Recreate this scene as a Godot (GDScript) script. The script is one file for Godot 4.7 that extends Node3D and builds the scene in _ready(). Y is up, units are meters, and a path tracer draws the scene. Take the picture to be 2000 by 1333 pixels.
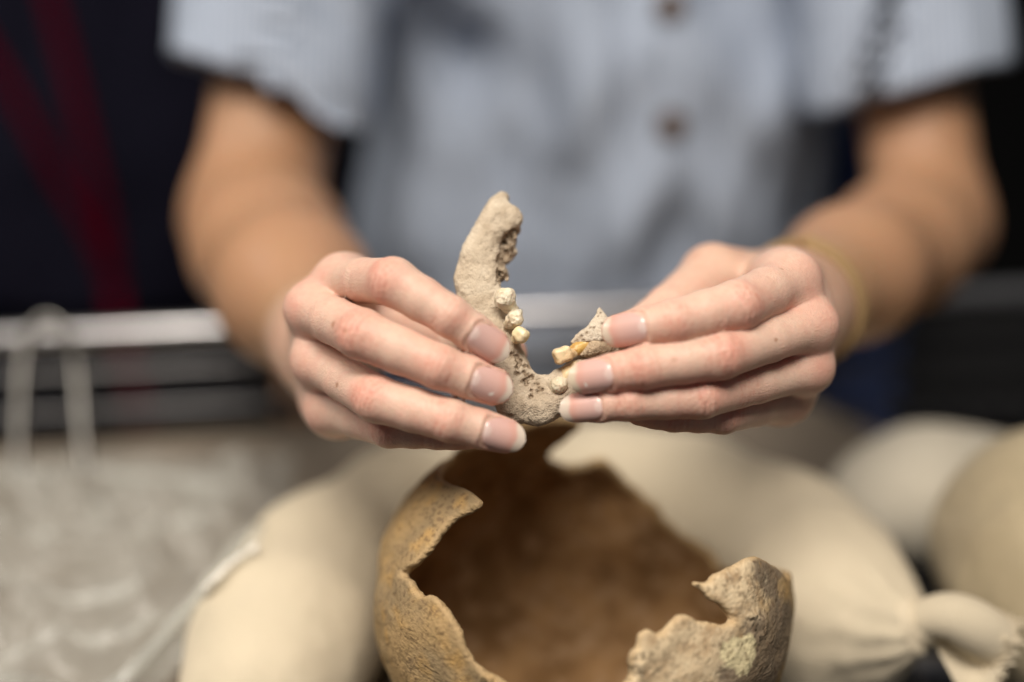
extends Node3D
# Hands fitting a broken jaw bone together above a broken skull that rests on a sand cushion.
# All shapes are laid out in world millimetres (y up) and written out in metres.

const CAM := Vector3(0.0, 1220.0, 0.0)
const PITCH := 22.0
const LENS := 38.93
const FOCUS := 361.0
const TABLE := 900.0
const Q := 1.0
const VERBOSE := false

# ------------------------------------------------------------------ signed distance fields
class Field:
	var slack := 1.0
	func prep(_c: Vector3, _r: float) -> float:
		return 0.0
	func d(_p: Vector3) -> float:
		return 0.0
	func col(_p: Vector3, _n: Vector3) -> Color:
		return Color.WHITE

# tapered capsules joined by a smooth minimum; group 0 is soft, every other group is a finger of its own
class Caps extends Field:
	var A := PackedVector3Array()
	var BA := PackedVector3Array()
	var IL := PackedFloat32Array()
	var RA := PackedFloat32Array()
	var DR := PackedFloat32Array()
	var G := PackedInt32Array()
	var act := PackedInt32Array()
	var k0 := 8.0
	var k1 := 3.0
	var kk := 6.0
	func bone(g: int, a: Vector3, b: Vector3, ra: float, rb: float) -> void:
		A.append(a)
		BA.append(b - a)
		IL.append(1.0 / maxf((b - a).length_squared(), 1e-6))
		RA.append(ra)
		DR.append(rb - ra)
		G.append(g)
	func one(i: int, p: Vector3) -> float:
		var pa := p - A[i]
		var t := clampf(pa.dot(BA[i]) * IL[i], 0.0, 1.0)
		return (pa - BA[i] * t).length() - RA[i] - DR[i] * t
	func prep(c: Vector3, r: float) -> float:
		var ds := PackedFloat32Array()
		var best := 1e9
		for i in A.size():
			var x := one(i, c)
			ds.append(x)
			best = minf(best, x)
		act.clear()
		for i in A.size():
			if ds[i] < best + 2.0 * r + k0:
				act.append(i)
		return best - slack
	func base(p: Vector3) -> float:
		var palm := 1e9
		var fing := 1e9
		var cur := 1e9
		var cg := -1
		for i in act:
			var pa := p - A[i]
			var ba := BA[i]
			var t := clampf(pa.dot(ba) * IL[i], 0.0, 1.0)
			var x := (pa - ba * t).length() - RA[i] - DR[i] * t
			var g := G[i]
			if g != cg:
				if cg == 0:
					palm = cur
				else:
					fing = minf(fing, cur)
				cur = x
				cg = g
			else:
				var k := k0 if g == 0 else k1
				var h := maxf(k - absf(cur - x), 0.0)
				cur = minf(cur, x) - h * h * 0.25 / k
		if cg == 0:
			palm = cur
		else:
			fing = minf(fing, cur)
		var hh := maxf(kk - absf(palm - fing), 0.0)
		return minf(palm, fing) - hh * hh * 0.25 / kk
	func d(p: Vector3) -> float:
		return base(p)

class HandField extends Caps:
	var J := []          # joints: [pos, axis, dorsal, radius, crease depth, redness]
	var N := []          # nails: [pos, axis, dorsal, side, half width, from, to]
	var spots := []      # moles: [pos, radius]
	var tips := PackedVector3Array()
	var red := []        # red areas: [pos, radius, strength]
	var jact := []
	var nact := []
	var skin := Color(0.69, 0.48, 0.382)
	var tan_ := Color(0.43, 0.25, 0.15)
	var wrist := Vector3.ZERO
	var n1 := FastNoiseLite.new()
	var n2 := FastNoiseLite.new()
	func _init() -> void:
		n1.frequency = 0.07
		n1.seed = 5
		n1.fractal_octaves = 3
		n2.frequency = 0.5
		n2.seed = 9
		n2.fractal_octaves = 2
		slack = 3.0
	func prep(c: Vector3, r: float) -> float:
		jact.clear()
		nact.clear()
		for j in J:
			if (j[0] - c).length() < r + 15.0:
				jact.append(j)
		for n in N:
			if (n[0] - c).length() < r + 16.0:
				nact.append(n)
		return super.prep(c, r)
	func d(p: Vector3) -> float:
		var x := base(p)
		if absf(x) > 2.5:
			return x
		for j in jact:
			var q: Vector3 = p - j[0]
			var s: float = q.dot(j[1])
			if absf(s) < 9.0:
				var up: float = q.dot(j[2]) / j[3]
				var lat := q.cross(j[1]).dot(j[2])
				if up > 0.1 and absf(lat) < 11.0 and q.length_squared() < 190.0:
					var w := smoothstep(0.1, 0.65, up) * float(j[4])
					s += 0.55 * n1.get_noise_3d(p.x * 3.0, p.y * 3.0, p.z * 3.0) * 2.0 + 0.035 * lat * lat * signf(s) * 0.4
					var a := 0.0
					for e in [-3.6, -1.5, 0.4, 2.4, 4.0]:
						var u: float = (s - e) / 0.42
						if absf(u) < 2.5:
							a += exp(-u * u) * (0.6 + 1.0 * n2.get_noise_3d(p.x, p.y + e * 9.0, p.z))
					x += a * w
					# the skin bunched over the joint
					x -= 0.6 * w * exp(-s * s / 20.0)
		for n in nact:
			var q: Vector3 = p - n[0]
			var up: float = q.dot(n[2])
			if up > 0.0:
				var s: float = q.dot(n[1])
				var l: float = absf(q.dot(n[3]))
				var mid: float = (n[5] + n[6]) * 0.5
				var hl: float = (n[6] - n[5]) * 0.5
				var bx := l - float(n[4]) + 2.2
				var by := absf(s - mid) - hl + 2.2
				var b := Vector2(maxf(bx, 0.0), maxf(by, 0.0)).length() + minf(maxf(bx, by), 0.0) - 2.2
				if b < 3.0:
					if b < 0.35:
						x += 0.45 * smoothstep(0.3, -0.3, b)
					var fold := exp(-pow((b - 0.85) / 0.75, 2.0)) * 0.22
					if s < n[6] - 3.2:
						x -= fold
		return x
	func col(p: Vector3, nn: Vector3) -> Color:
		var m := n1.get_noise_3dv(p)
		var f := n2.get_noise_3dv(p * 1.6)
		var c := skin
		var r := 0.12 + 0.30 * m + 0.16 * n2.get_noise_3dv(p * 0.55)
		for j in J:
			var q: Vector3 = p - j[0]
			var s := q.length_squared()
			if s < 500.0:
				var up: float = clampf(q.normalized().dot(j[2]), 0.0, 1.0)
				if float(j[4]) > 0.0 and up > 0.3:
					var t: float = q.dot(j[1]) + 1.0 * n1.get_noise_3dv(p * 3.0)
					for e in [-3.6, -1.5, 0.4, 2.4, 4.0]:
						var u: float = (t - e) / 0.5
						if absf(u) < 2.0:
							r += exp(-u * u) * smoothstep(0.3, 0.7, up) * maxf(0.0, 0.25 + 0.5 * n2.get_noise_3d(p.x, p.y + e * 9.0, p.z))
				r += float(j[5]) * exp(-s / (2.0 * 58.0)) * up * up * 1.5
		for t in tips:
			r += 0.42 * exp(-(p - t).length_squared() / 90.0)
		for t in red:
			r += float(t[2]) * exp(-(p - t[0]).length_squared() / (2.0 * t[1] * t[1]))
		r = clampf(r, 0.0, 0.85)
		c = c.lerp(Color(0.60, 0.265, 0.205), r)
		c = c * (1.0 + 0.07 * f + 0.05 * m)
		var far := smoothstep(-45.0, 62.0, (wrist.z - p.z) + 25.0)
		c = c.lerp(tan_, far * 0.85)
		for t in spots:
			var u: float = (p - t[0]).length() / t[1]
			if u < 1.0:
				c = c.lerp(Color(0.33, 0.15, 0.08), 0.7 * smoothstep(1.0, 0.4, u))
		c.a = 1.0
		return c

class ArmField extends Caps:
	var n1 := FastNoiseLite.new()
	func _init() -> void:
		n1.frequency = 0.02
		n1.seed = 3
		k0 = 22.0
		slack = 8.0
	func col(p: Vector3, _n: Vector3) -> Color:
		var m := n1.get_noise_3dv(p)
		var c := Color(0.41, 0.24, 0.14).lerp(Color(0.42, 0.228, 0.135), 0.5 + 0.5 * m)
		c.a = 1.0
		return c

# dug-up bone: capsules with several scales of roughness, pits and a broken zone
class BoneField extends Caps:
	var n1 := FastNoiseLite.new()
	var n2 := FastNoiseLite.new()
	var n3 := FastNoiseLite.new()
	var cel := FastNoiseLite.new()
	var amp := Vector3(0.7, 0.28, 0.12)
	var rough := []      # [a, b, radius, amplitude]
	var cuts := []       # [pos, radius]
	var near := []
	var planes := []     # [pos, normal, blend]: worn flat
	var ca := Color(0.56, 0.475, 0.365)
	var cb := Color(0.45, 0.37, 0.275)
	var cc := Color(0.66, 0.585, 0.47)
	func _init() -> void:
		n1.frequency = 0.11
		n1.seed = 21
		n1.fractal_octaves = 3
		n2.frequency = 0.45
		n2.seed = 22
		n2.fractal_octaves = 3
		n3.frequency = 1.3
		n3.seed = 23
		n3.fractal_octaves = 2
		cel.noise_type = FastNoiseLite.TYPE_CELLULAR
		cel.frequency = 0.22
		cel.seed = 7
		cel.fractal_type = FastNoiseLite.FRACTAL_NONE
		cel.cellular_return_type = FastNoiseLite.RETURN_DISTANCE2_SUB
		k0 = 5.0
		slack = 2.5
	func prep(c: Vector3, r: float) -> float:
		var x := super.prep(c, r)
		near.clear()
		for s in cuts:
			if (c - s[0]).length() < r + s[1] + 4.0:
				near.append(s)
		if planes or cuts:
			x += slack
			for s in planes:
				x = maxf(x, (c - s[0]).dot(s[1]))
			for s in cuts:
				x = maxf(x, s[1] - (c - s[0]).length())
			x -= slack
		return x
	func zone(p: Vector3) -> float:
		var w := 0.0
		for z in rough:
			var ba: Vector3 = z[1] - z[0]
			var t := clampf((p - z[0]).dot(ba) / ba.length_squared(), 0.0, 1.0)
			w = maxf(w, smoothstep(z[2], z[2] * 0.45, (p - z[0] - ba * t).length()) * z[3])
		return w
	func d(p: Vector3) -> float:
		var x := base(p)
		for s in planes:
			var y: float = (p - s[0]).dot(s[1])
			var h := maxf(s[2] - absf(x - y), 0.0)
			x = maxf(x, y) + h * h * 0.25 / s[2]
		if absf(x) > 5.0:
			return x
		x += amp.x * n1.get_noise_3dv(p) + amp.y * n2.get_noise_3dv(p) + amp.z * n3.get_noise_3dv(p)
		var w := zone(p)
		if w > 0.01:
			x += w * (1.5 * n2.get_noise_3dv(p * 0.8) + 0.9 * (0.35 - cel.get_noise_3dv(p * 1.3)) + 0.5 * n3.get_noise_3dv(p * 0.6))
		for s in near:
			var y: float = s[1] * (1.0 + 0.6 * n2.get_noise_3dv(p * 1.5)) - (p - s[0]).length()
			var k: float = minf(1.2, s[1] * 0.5)
			var h := maxf(k - absf(x - y), 0.0)
			x = maxf(x, y) + h * h * 0.25 / k
		return x
	func col(p: Vector3, _n: Vector3) -> Color:
		var a := n1.get_noise_3dv(p * 1.3)
		var b := n2.get_noise_3dv(p * 1.4)
		var c := ca.lerp(cb, clampf(0.35 + 1.1 * a + 0.5 * b, 0.0, 1.0))
		c = c.lerp(cc, clampf(-1.2 * n1.get_noise_3dv(p * 0.7 + Vector3(90, 0, 0)), 0.0, 0.8))
		c = c.lerp(Color(0.30, 0.215, 0.14), clampf(zone(p), 0.0, 1.0) * 0.55)
		for s in near:
			c = c.lerp(Color(0.20, 0.14, 0.09), 0.85 * smoothstep(s[1] + 0.3, s[1] - 0.15, (p - s[0]).length()))
		c.a = 1.0
		return c

# a tooth: a rounded crown with cusps and a worn surface
class ToothField extends BoneField:
	func _init() -> void:
		super._init()
		k0 = 2.2
		amp = Vector3(0.25, 0.12, 0.04)
		ca = Color(0.78, 0.67, 0.45)
		cb = Color(0.68, 0.53, 0.31)
		cc = Color(0.82, 0.75, 0.60)
		slack = 1.2
	var boxes := []      # [centre, basis, half sizes, rounding]
	func prep(c: Vector3, r: float) -> float:
		return minf(super.prep(c, r), 0.0)
	func base(p: Vector3) -> float:
		var x := super.base(p)
		for q in boxes:
			var l: Vector3 = (p - q[0]) * q[1]
			var o: Vector3 = l.abs() - q[2]
			var y: float = o.max(Vector3.ZERO).length() + minf(maxf(o.x, maxf(o.y, o.z)), 0.0) - float(q[3])
			var h := maxf(1.2 - absf(x - y), 0.0)
			x = minf(x, y) - h * h * 0.208
		return x
	func block(c: Vector3, turn: float, yaw: float, half: Vector3, rd: float) -> void:
		boxes.append([c, Basis.from_euler(Vector3(deg_to_rad(-22.0), deg_to_rad(yaw), 0)) * Basis(Vector3(0, 0, 1), deg_to_rad(turn)), half, rd])

# the brain case: an ellipsoid shell with a ragged opening, which is a polygon on the map of directions from its centre
class SkullField extends Field:
	var c := Vector3.ZERO
	var ax := Basis.IDENTITY      # rows: right, up, towards the opening
	var rad := Vector3(77, 69, 75)
	var thick := 3.7
	var m := PackedFloat32Array() # distance to the edge of the opening, on a grid: negative inside the opening
	const S := 2.0
	const H := 124
	var n1 := FastNoiseLite.new()
	var n2 := FastNoiseLite.new()
	var n3 := FastNoiseLite.new()
	var rugged := []
	var white := []
	var pale := []
	var grey := []
	func _init() -> void:
		n1.frequency = 0.022
		n1.seed = 31
		n1.fractal_octaves = 3
		n2.frequency = 0.16
		n2.seed = 32
		n2.fractal_octaves = 3
		n3.frequency = 0.6
		n3.seed = 33
		n3.fractal_octaves = 3
		slack = 4.0
	func uv(p: Vector3) -> Vector2:
		var q := (ax * (p - c)) / rad
		var l := q.length()
		if l < 1e-6:
			return Vector2.ZERO
		q /= l
		var s := sqrt(q.x * q.x + q.y * q.y)
		if s < 1e-6:
			return Vector2.ZERO if q.z > 0.0 else Vector2(235.0, 0.0)
		return Vector2(q.x, q.y) * (75.0 * atan2(s, q.z) / s)
	func chart(poly: PackedVector2Array) -> void:
		m.resize((2 * H + 1) * (2 * H + 1))
		var e := poly.size()
		var o := 0
		for y in range(-H, H + 1):
			for x in range(-H, H + 1):
				var p := Vector2(x, y) * S
				var best := 1e9
				var inside := false
				var a := poly[e - 1]
				for b in poly:
					var ab := b - a
					var t := clampf((p - a).dot(ab) / ab.length_squared(), 0.0, 1.0)
					best = minf(best, (a + ab * t).distance_squared_to(p))
					if (b.y > p.y) != (a.y > p.y) and p.x < (a.x - b.x) * (p.y - b.y) / (a.y - b.y) + b.x:
						inside = not inside
					a = b
				m[o] = -sqrt(best) if inside else sqrt(best)
				o += 1
	func edge(w: Vector2) -> float:
		var x := clampf(w.x / S + H, 0.0, 2.0 * H - 0.01)
		var y := clampf(w.y / S + H, 0.0, 2.0 * H - 0.01)
		var i := int(x)
		var j := int(y)
		var o := j * (2 * H + 1) + i
		var fx := x - i
		var fy := y - j
		return lerpf(lerpf(m[o], m[o + 1], fx), lerpf(m[o + 2 * H + 1], m[o + 2 * H + 2], fx), fy)
	func ell(p: Vector3) -> float:
		var q := ax * (p - c)
		var a := (q / rad).length()
		var b := (q / (rad * rad)).length()
		return a * (a - 1.0) / maxf(b, 1e-6)
	func prep(p: Vector3, r: float) -> float:
		var x := ell(p)
		x = maxf(absf(x + thick * 0.5) - thick * 0.5, 0.0)
		if x < r:
			x = maxf(x, -edge(uv(p)) * 0.8 - 3.0)
		return x - slack
	func d(p: Vector3) -> float:
		var x := ell(p)
		if absf(x + 2.0) > 12.0:
			return absf(x + thick * 0.5) - thick * 0.5
		var w := uv(p)
		var b := n2.get_noise_3dv(p)
		var f := n3.get_noise_3dv(p)
		x += 2.4 * n1.get_noise_3dv(p) + 0.32 * b + 0.07 * f
		var r := 0.0
		for z in rugged:
			r = maxf(r, smoothstep(z[1], z[1] * 0.4, w.distance_to(z[0])))
		var t := thick + 1.5 * n1.get_noise_3dv(p * 1.7)
		if r > 0.0:
			x -= r * (0.6 + 1.5 * b + 1.1 * f)
			t += 1.0 * r
		var e := -(edge(w) + 0.7 * b + (0.45 + 0.8 * r) * f) * 0.85
		var sh := absf(x + t * 0.5) - t * 0.5
		var h := maxf(1.6 - absf(sh - e), 0.0)
		return maxf(sh, e) + h * h * 0.156
	func col(p: Vector3, n: Vector3) -> Color:
		var a := n1.get_noise_3dv(p * 1.5 + Vector3(50, 0, 0))
		var b := n2.get_noise_3dv(p * 0.6)
		var f := n3.get_noise_3dv(p * 0.7)
		var w := uv(p)
		var cl: Color
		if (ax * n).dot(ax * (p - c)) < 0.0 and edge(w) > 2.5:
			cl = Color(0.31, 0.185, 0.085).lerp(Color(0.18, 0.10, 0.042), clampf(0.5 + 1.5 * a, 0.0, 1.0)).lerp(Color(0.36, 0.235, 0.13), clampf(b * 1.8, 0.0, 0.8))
		else:
			cl = Color(0.385, 0.265, 0.13).lerp(Color(0.28, 0.205, 0.115), clampf(0.4 + 1.6 * a, 0.0, 1.0))
			cl = cl.lerp(Color(0.50, 0.31, 0.115), clampf(b * 1.4 - 0.15, 0.0, 0.7))
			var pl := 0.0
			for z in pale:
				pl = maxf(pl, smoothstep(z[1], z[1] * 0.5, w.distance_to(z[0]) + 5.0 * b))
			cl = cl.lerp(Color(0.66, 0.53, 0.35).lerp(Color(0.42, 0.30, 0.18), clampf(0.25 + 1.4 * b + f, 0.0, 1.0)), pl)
			var g := 0.0
			for z in grey:
				g = maxf(g, smoothstep(z[1], z[1] * 0.7, w.distance_to(z[0]) + 7.0 * b + 3.0 * f))
			cl = cl.lerp(Color(0.185, 0.145, 0.105), g * 0.85)
			for z in white:
				if w.distance_to(z[0]) + 2.8 * b + 1.5 * f < z[1]:
					cl = Color(0.66, 0.58, 0.36) * (1.0 + 0.2 * f)
			if f > 0.42:
				cl = cl.lerp(Color(0.70, 0.60, 0.42), 0.55 * pl)
			if f < -0.31:
				cl = cl.lerp(Color(0.13, 0.085, 0.05), 0.6)
		cl = cl.lerp(Color(0.48, 0.345, 0.19), 0.55 * smoothstep(1.9, 0.4, edge(w)))
		cl.a = 1.0
		return cl

# sand filled stockinette and other soft fillings
class CushionField extends Caps:
	var n1 := FastNoiseLite.new()
	var floor_y := -1e9
	var knots := []    # [pos, axis]: the cloth gathers into pleats towards a knot
	var tint := Color(0.61, 0.54, 0.41)
	var stains := []
	func _init() -> void:
		n1.frequency = 0.025
		n1.seed = 41
		k0 = 26.0
		slack = 5.0
	func d(p: Vector3) -> float:
		var x := base(p) + 1.6 * n1.get_noise_3dv(p)
		for k in knots:
			var q: Vector3 = p - k[0]
			var l := q.length()
			if l < 42.0:
				var s: float = q.dot(k[1])
				var r: Vector3 = q - k[1] * s
				var up: Vector3 = (k[1] as Vector3).cross(Vector3.UP).normalized()
				var an := atan2(r.dot(up), r.dot(up.cross(k[1])))
				x += 0.6 * sin(an * 9.0 + 2.0 * n1.get_noise_3dv(p)) * smoothstep(42.0, 12.0, l)
		var y := floor_y - p.y
		var h := maxf(8.0 - absf(x - y), 0.0)
		return maxf(x, y) + h * h * 0.03125
	func col(p: Vector3, _n: Vector3) -> Color:
		var c := tint * (1.0 + 0.10 * n1.get_noise_3dv(p * 0.6))
		for s in stains:
			c = c.lerp(Color(0.20, 0.11, 0.03), 0.8 * smoothstep(s[1], s[1] * 0.4, (p - s[0]).length()))
		c.a = 1.0
		return c

# clothes: a torso of elliptic section, hollow sleeves and folds
class ClothField extends Caps:
	var cx := 62.0
	var cz := -812.0
	var hw := 172.0
	var hd := 82.0
	var top := 1375.0
	var low := 880.0
	var torso := true
	var sleeves := []  # [a, b, ra, rb]: hollow, open at b
	var folds := []    # [a, b, height, width]
	var famp := 15.0
	var tint := Color(0.425, 0.475, 0.56)
	var n1 := FastNoiseLite.new()
	var n2 := FastNoiseLite.new()
	func _init() -> void:
		n1.frequency = 0.011
		n1.seed = 51
		n1.fractal_octaves = 2
		n2.frequency = 0.004
		n2.seed = 52
		k0 = 30.0
		slack = 40.0
	func trunk(p: Vector3) -> float:
		var w := hw + 14.0 * smoothstep(1080.0, 1300.0, p.y) + 10.0 * smoothstep(1000.0, 880.0, p.y)
		var e := hd + 36.0 * smoothstep(1240.0, 960.0, p.y)
		var q := Vector2((p.x - cx) / w, (p.z - cz) / e)
		var x := (q.length() - 1.0) * minf(w, e)
		x = maxf(x, low - p.y)
		var sh := p.y - top + absf(p.x - cx) * 0.25
		var h := maxf(50.0 - absf(x - sh), 0.0)
		return maxf(x, sh) + h * h * 0.005
	func prep(c: Vector3, r: float) -> float:
		var x := super.prep(c, r) if A.size() else 1e9
		if torso:
			x = minf(x, trunk(c))
		for s in sleeves:
			x = minf(x, tube(s, c))
		return x - slack
	func tube(s: Array, p: Vector3) -> float:
		var ba: Vector3 = s[1] - s[0]
		var t := clampf((p - s[0]).dot(ba) / ba.length_squared(), 0.0, 1.0)
		return (p - s[0] - ba * t).length() - lerpf(s[2], s[3], t)
	func d(p: Vector3) -> float:
		var x := base(p) if A.size() else 1e9
		if torso:
			x = minf(x, trunk(p))
		var fo := famp * (n1.get_noise_3d(p.x * 1.6, p.y * 0.55, p.z * 0.8) + 0.8 * n2.get_noise_3d(p.x * 2.6 + p.y * 0.5, p.y * 0.7, p.z))
		for f in folds:
			var ba := Vector2(f[1].x - f[0].x, f[1].y - f[0].y)
			var pa := Vector2(p.x - f[0].x, p.y - f[0].y)
			var t := clampf(pa.dot(ba) / ba.length_squared(), 0.0, 1.0)
			var l: float = (pa - ba * t).length() / f[3]
			if l < 2.5:
				fo += f[2] * exp(-l * l) * sin(PI * clampf(0.1 + t * 0.85, 0.0, 1.0))
		x -= fo
		for s in sleeves:
			var ba: Vector3 = (s[1] - s[0]).normalized()
			var o := tube(s, p) - fo * 0.5
			var cut: Vector3 = s[4]
			var past: float = (p - s[1]).dot(cut) + 7.0 * n1.get_noise_3dv(p * 0.8)
			o = maxf(o, past)
			var hollow := tube([s[0], s[1] + ba * 60.0, s[2] - 9.0, s[3] - 7.0], p)
			hollow = maxf(hollow, -(p - s[1]).dot(cut) - 70.0)
			o = maxf(o, -hollow)
			var k := 14.0
			var h := maxf(k - absf(x - o), 0.0)
			x = minf(x, o) - h * h * 0.25 / k
		return x
	func col(p: Vector3, _n: Vector3) -> Color:
		var c := tint * (1.0 + 0.04 * n1.get_noise_3dv(p))
		c.a = 1.0
		return c

# ------------------------------------------------------------------ surface nets
static func net(f: Field, lo: Vector3, hi: Vector3, h: float, out: Dictionary) -> void:
	var v := PackedVector3Array()
	var nn := PackedVector3Array()
	var cc := PackedColorArray()
	var ii := PackedInt32Array()
	var cells := {}
	var edges := PackedInt64Array()
	var nb := Vector3i(((hi - lo) / (h * 8.0)).ceil())
	var nx := nb.x * 8 + 2
	var nxy := nx * (nb.y * 8 + 2)
	var val := PackedFloat32Array()
	val.resize(729)
	var e := h * 0.4
	var R := h * 7.0
	var corner := PackedInt32Array([0, 1, 9, 10, 81, 82, 90, 91])
	for bz in nb.z:
		for by in nb.y:
			for bx in nb.x:
				var o := lo + Vector3(bx, by, bz) * (8.0 * h)
				if absf(f.prep(o + Vector3.ONE * (4.0 * h), R)) > R * 1.25 + 2.0 * f.slack:
					continue
				var any_in := false
				var any_out := false
				var at := 0
				for k in 9:
					for j in 9:
						for i in 9:
							var x := f.d(lo + Vector3(bx * 8 + i, by * 8 + j, bz * 8 + k) * h)
							val[at] = x
							at += 1
							if x < 0.0:
								any_in = true
							else:
								any_out = true
				if not (any_in and any_out):
					continue
				for k in 8:
					for j in 8:
						for i in 8:
							var w := i + j * 9 + k * 81
							var mask := 0
							for q in 8:
								if val[w + corner[q]] < 0.0:
									mask |= 1 << q
							if mask == 0 or mask == 255:
								continue
							var key := (bx * 8 + i + 1) + (by * 8 + j + 1) * nx + (bz * 8 + k + 1) * nxy
							var sum := Vector3.ZERO
							var cnt := 0
							for q in 8:
								for ax in 3:
									var bit := 1 << ax
									if q & bit:
										continue
									var q2 := q | bit
									var a := val[w + corner[q]]
									var b := val[w + corner[q2]]
									if (a < 0.0) == (b < 0.0):
										continue
									var t := a / (a - b)
									var c := Vector3(q & 1, (q >> 1) & 1, (q >> 2) & 1)
									c[ax] += t
									sum += c
									cnt += 1
							var p := o + (Vector3(i, j, k) + sum / cnt) * h
							var d1 := f.d(p + Vector3(e, -e, -e))
							var d2 := f.d(p + Vector3(-e, -e, e))
							var d3 := f.d(p + Vector3(-e, e, -e))
							var d4 := f.d(p + Vector3(e, e, e))
							var g := Vector3(d1 - d2 - d3 + d4, -d1 - d2 + d3 + d4, -d1 + d2 - d3 + d4)
							var gl := g.length() / (4.0 * e)
							var n := g.normalized()
							if gl > 0.2:
								p -= n * clampf((d1 + d2 + d3 + d4) * 0.25 / maxf(gl, 0.5), -0.4 * h, 0.4 * h)
							cells[key] = v.size()
							v.append(p)
							nn.append(n)
							cc.append(f.col(p, n))
							var v0 := val[w] < 0.0
							if v0 != (val[w + 1] < 0.0):
								edges.append_array([1 if v0 else 0, key - nx - nxy, key - nxy, key, key - nx])
							if v0 != (val[w + 9] < 0.0):
								edges.append_array([1 if v0 else 0, key - nxy - 1, key - 1, key, key - nxy])
							if v0 != (val[w + 81] < 0.0):
								edges.append_array([1 if v0 else 0, key - 1 - nx, key - nx, key, key - 1])
	for s in range(0, edges.size(), 5):
		var a: int = cells.get(edges[s + 1], -1)
		var b: int = cells.get(edges[s + 2], -1)
		var c: int = cells.get(edges[s + 3], -1)
		var g: int = cells.get(edges[s + 4], -1)
		if a < 0 or b < 0 or c < 0 or g < 0:
			continue
		if edges[s]:
			ii.append_array([a, g, c, a, c, b])
		else:
			ii.append_array([a, b, c, a, c, g])
	out.v = v
	out.n = nn
	out.c = cc
	out.i = ii

# ------------------------------------------------------------------ helpers
var jobs := []
var MAT := {}

func sr(r: float, g: float, b: float) -> Color:
	return Color(r / 255.0, g / 255.0, b / 255.0)

func lin(r: float, g: float, b: float) -> Color:
	return sr(r, g, b).srgb_to_linear()

# a point seen at (x, y) of a 2000 x 1333 picture, at a distance of `dist` mm along the view
func at(x: float, y: float, dist: float) -> Vector3:
	var cx := (x - 1000.0) / 2162.0 * dist
	var cy := (666.5 - y) / 2162.0 * dist
	var t := deg_to_rad(PITCH)
	return CAM + Vector3(cx, cy * cos(t) - dist * sin(t), -cy * sin(t) - dist * cos(t))

func px(r: float, dist: float) -> float:
	return r * dist / 2162.0

func eye(p: Vector3) -> Vector3:
	return (CAM - p).normalized()

func job(f: Field, lo: Vector3, hi: Vector3, h: float) -> Dictionary:
	var j := {"f": f, "lo": lo, "hi": hi, "h": h * Q, "out": {}}
	jobs.append(j)
	return j.out

func job_caps(f: Caps, h: float, pad := 6.0) -> Dictionary:
	var lo := Vector3.ONE * 1e9
	var hi := -lo
	for i in f.A.size():
		var r := maxf(f.RA[i], f.RA[i] + f.DR[i]) + pad
		for p in [f.A[i], f.A[i] + f.BA[i]]:
			lo = lo.min(p - Vector3.ONE * r)
			hi = hi.max(p + Vector3.ONE * r)
	return job(f, lo, hi, h)

func run_jobs() -> void:
	var order := jobs.duplicate()
	order.sort_custom(func(a, b): return a.get("cost", 0) > b.get("cost", 0))
	var lock := Mutex.new()
	var threads := []
	for k in 4:
		var t := Thread.new()
		t.start(func(): worker(order, lock))
		threads.append(t)
	for t in threads:
		t.wait_to_finish()

func worker(order: Array, lock: Mutex) -> void:
	while true:
		lock.lock()
		var j = order.pop_front()
		lock.unlock()
		if j == null:
			return
		var t := Time.get_ticks_msec()
		net(j.f, j.lo, j.hi, j.h, j.out)
		if VERBOSE:
			prints(j.get("cost", 0), Time.get_ticks_msec() - t, "ms", j.out.v.size(), "points")

# joins the results of nets into one mesh, about the point `base` (mm)
func meshed(parts: Array, base: Vector3) -> ArrayMesh:
	var v := PackedVector3Array()
	var n := PackedVector3Array()
	var c := PackedColorArray()
	var i := PackedInt32Array()
	for p in parts:
		var first := v.size()
		for q in p.v:
			v.append((q - base) * 0.001)
		n.append_array(p.n)
		c.append_array(p.c)
		for q in p.i:
			i.append(q + first)
	var arr := []
	arr.resize(Mesh.ARRAY_MAX)
	arr[Mesh.ARRAY_VERTEX] = v
	arr[Mesh.ARRAY_NORMAL] = n
	arr[Mesh.ARRAY_COLOR] = c
	arr[Mesh.ARRAY_INDEX] = i
	var m := ArrayMesh.new()
	m.add_surface_from_arrays(Mesh.PRIMITIVE_TRIANGLES, arr)
	return m

func put(called: String, m: Mesh, mat: Material, parent: Node = null, base := Vector3.ZERO) -> MeshInstance3D:
	var o := MeshInstance3D.new()
	o.name = called
	o.mesh = m
	o.material_override = mat
	for s in m.get_surface_count():
		if m is ArrayMesh:
			m.surface_set_material(s, mat)
	if parent == null:
		add_child(o, true)
		o.position = base * 0.001
	else:
		parent.add_child(o, true)
		o.position = base * 0.001 - where(parent)
	return o

func where(n: Node) -> Vector3:
	var p := Vector3.ZERO
	while n is Node3D and n != self:
		p += n.position
		n = n.get_parent()
	return p

func thing(called: String, label: String, category: String, base: Vector3, group := "") -> Node3D:
	var o := Node3D.new()
	o.name = called
	add_child(o, true)
	o.position = base * 0.001
	tag(o, label, category, group)
	return o

func tag(o: Node, label: String, category: String, group := "", kind := "") -> void:
	if label:
		o.set_meta("label", label)
	if category:
		o.set_meta("category", category)
	if group:
		o.set_meta("group", group)
	if kind:
		o.set_meta("kind", kind)

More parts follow.
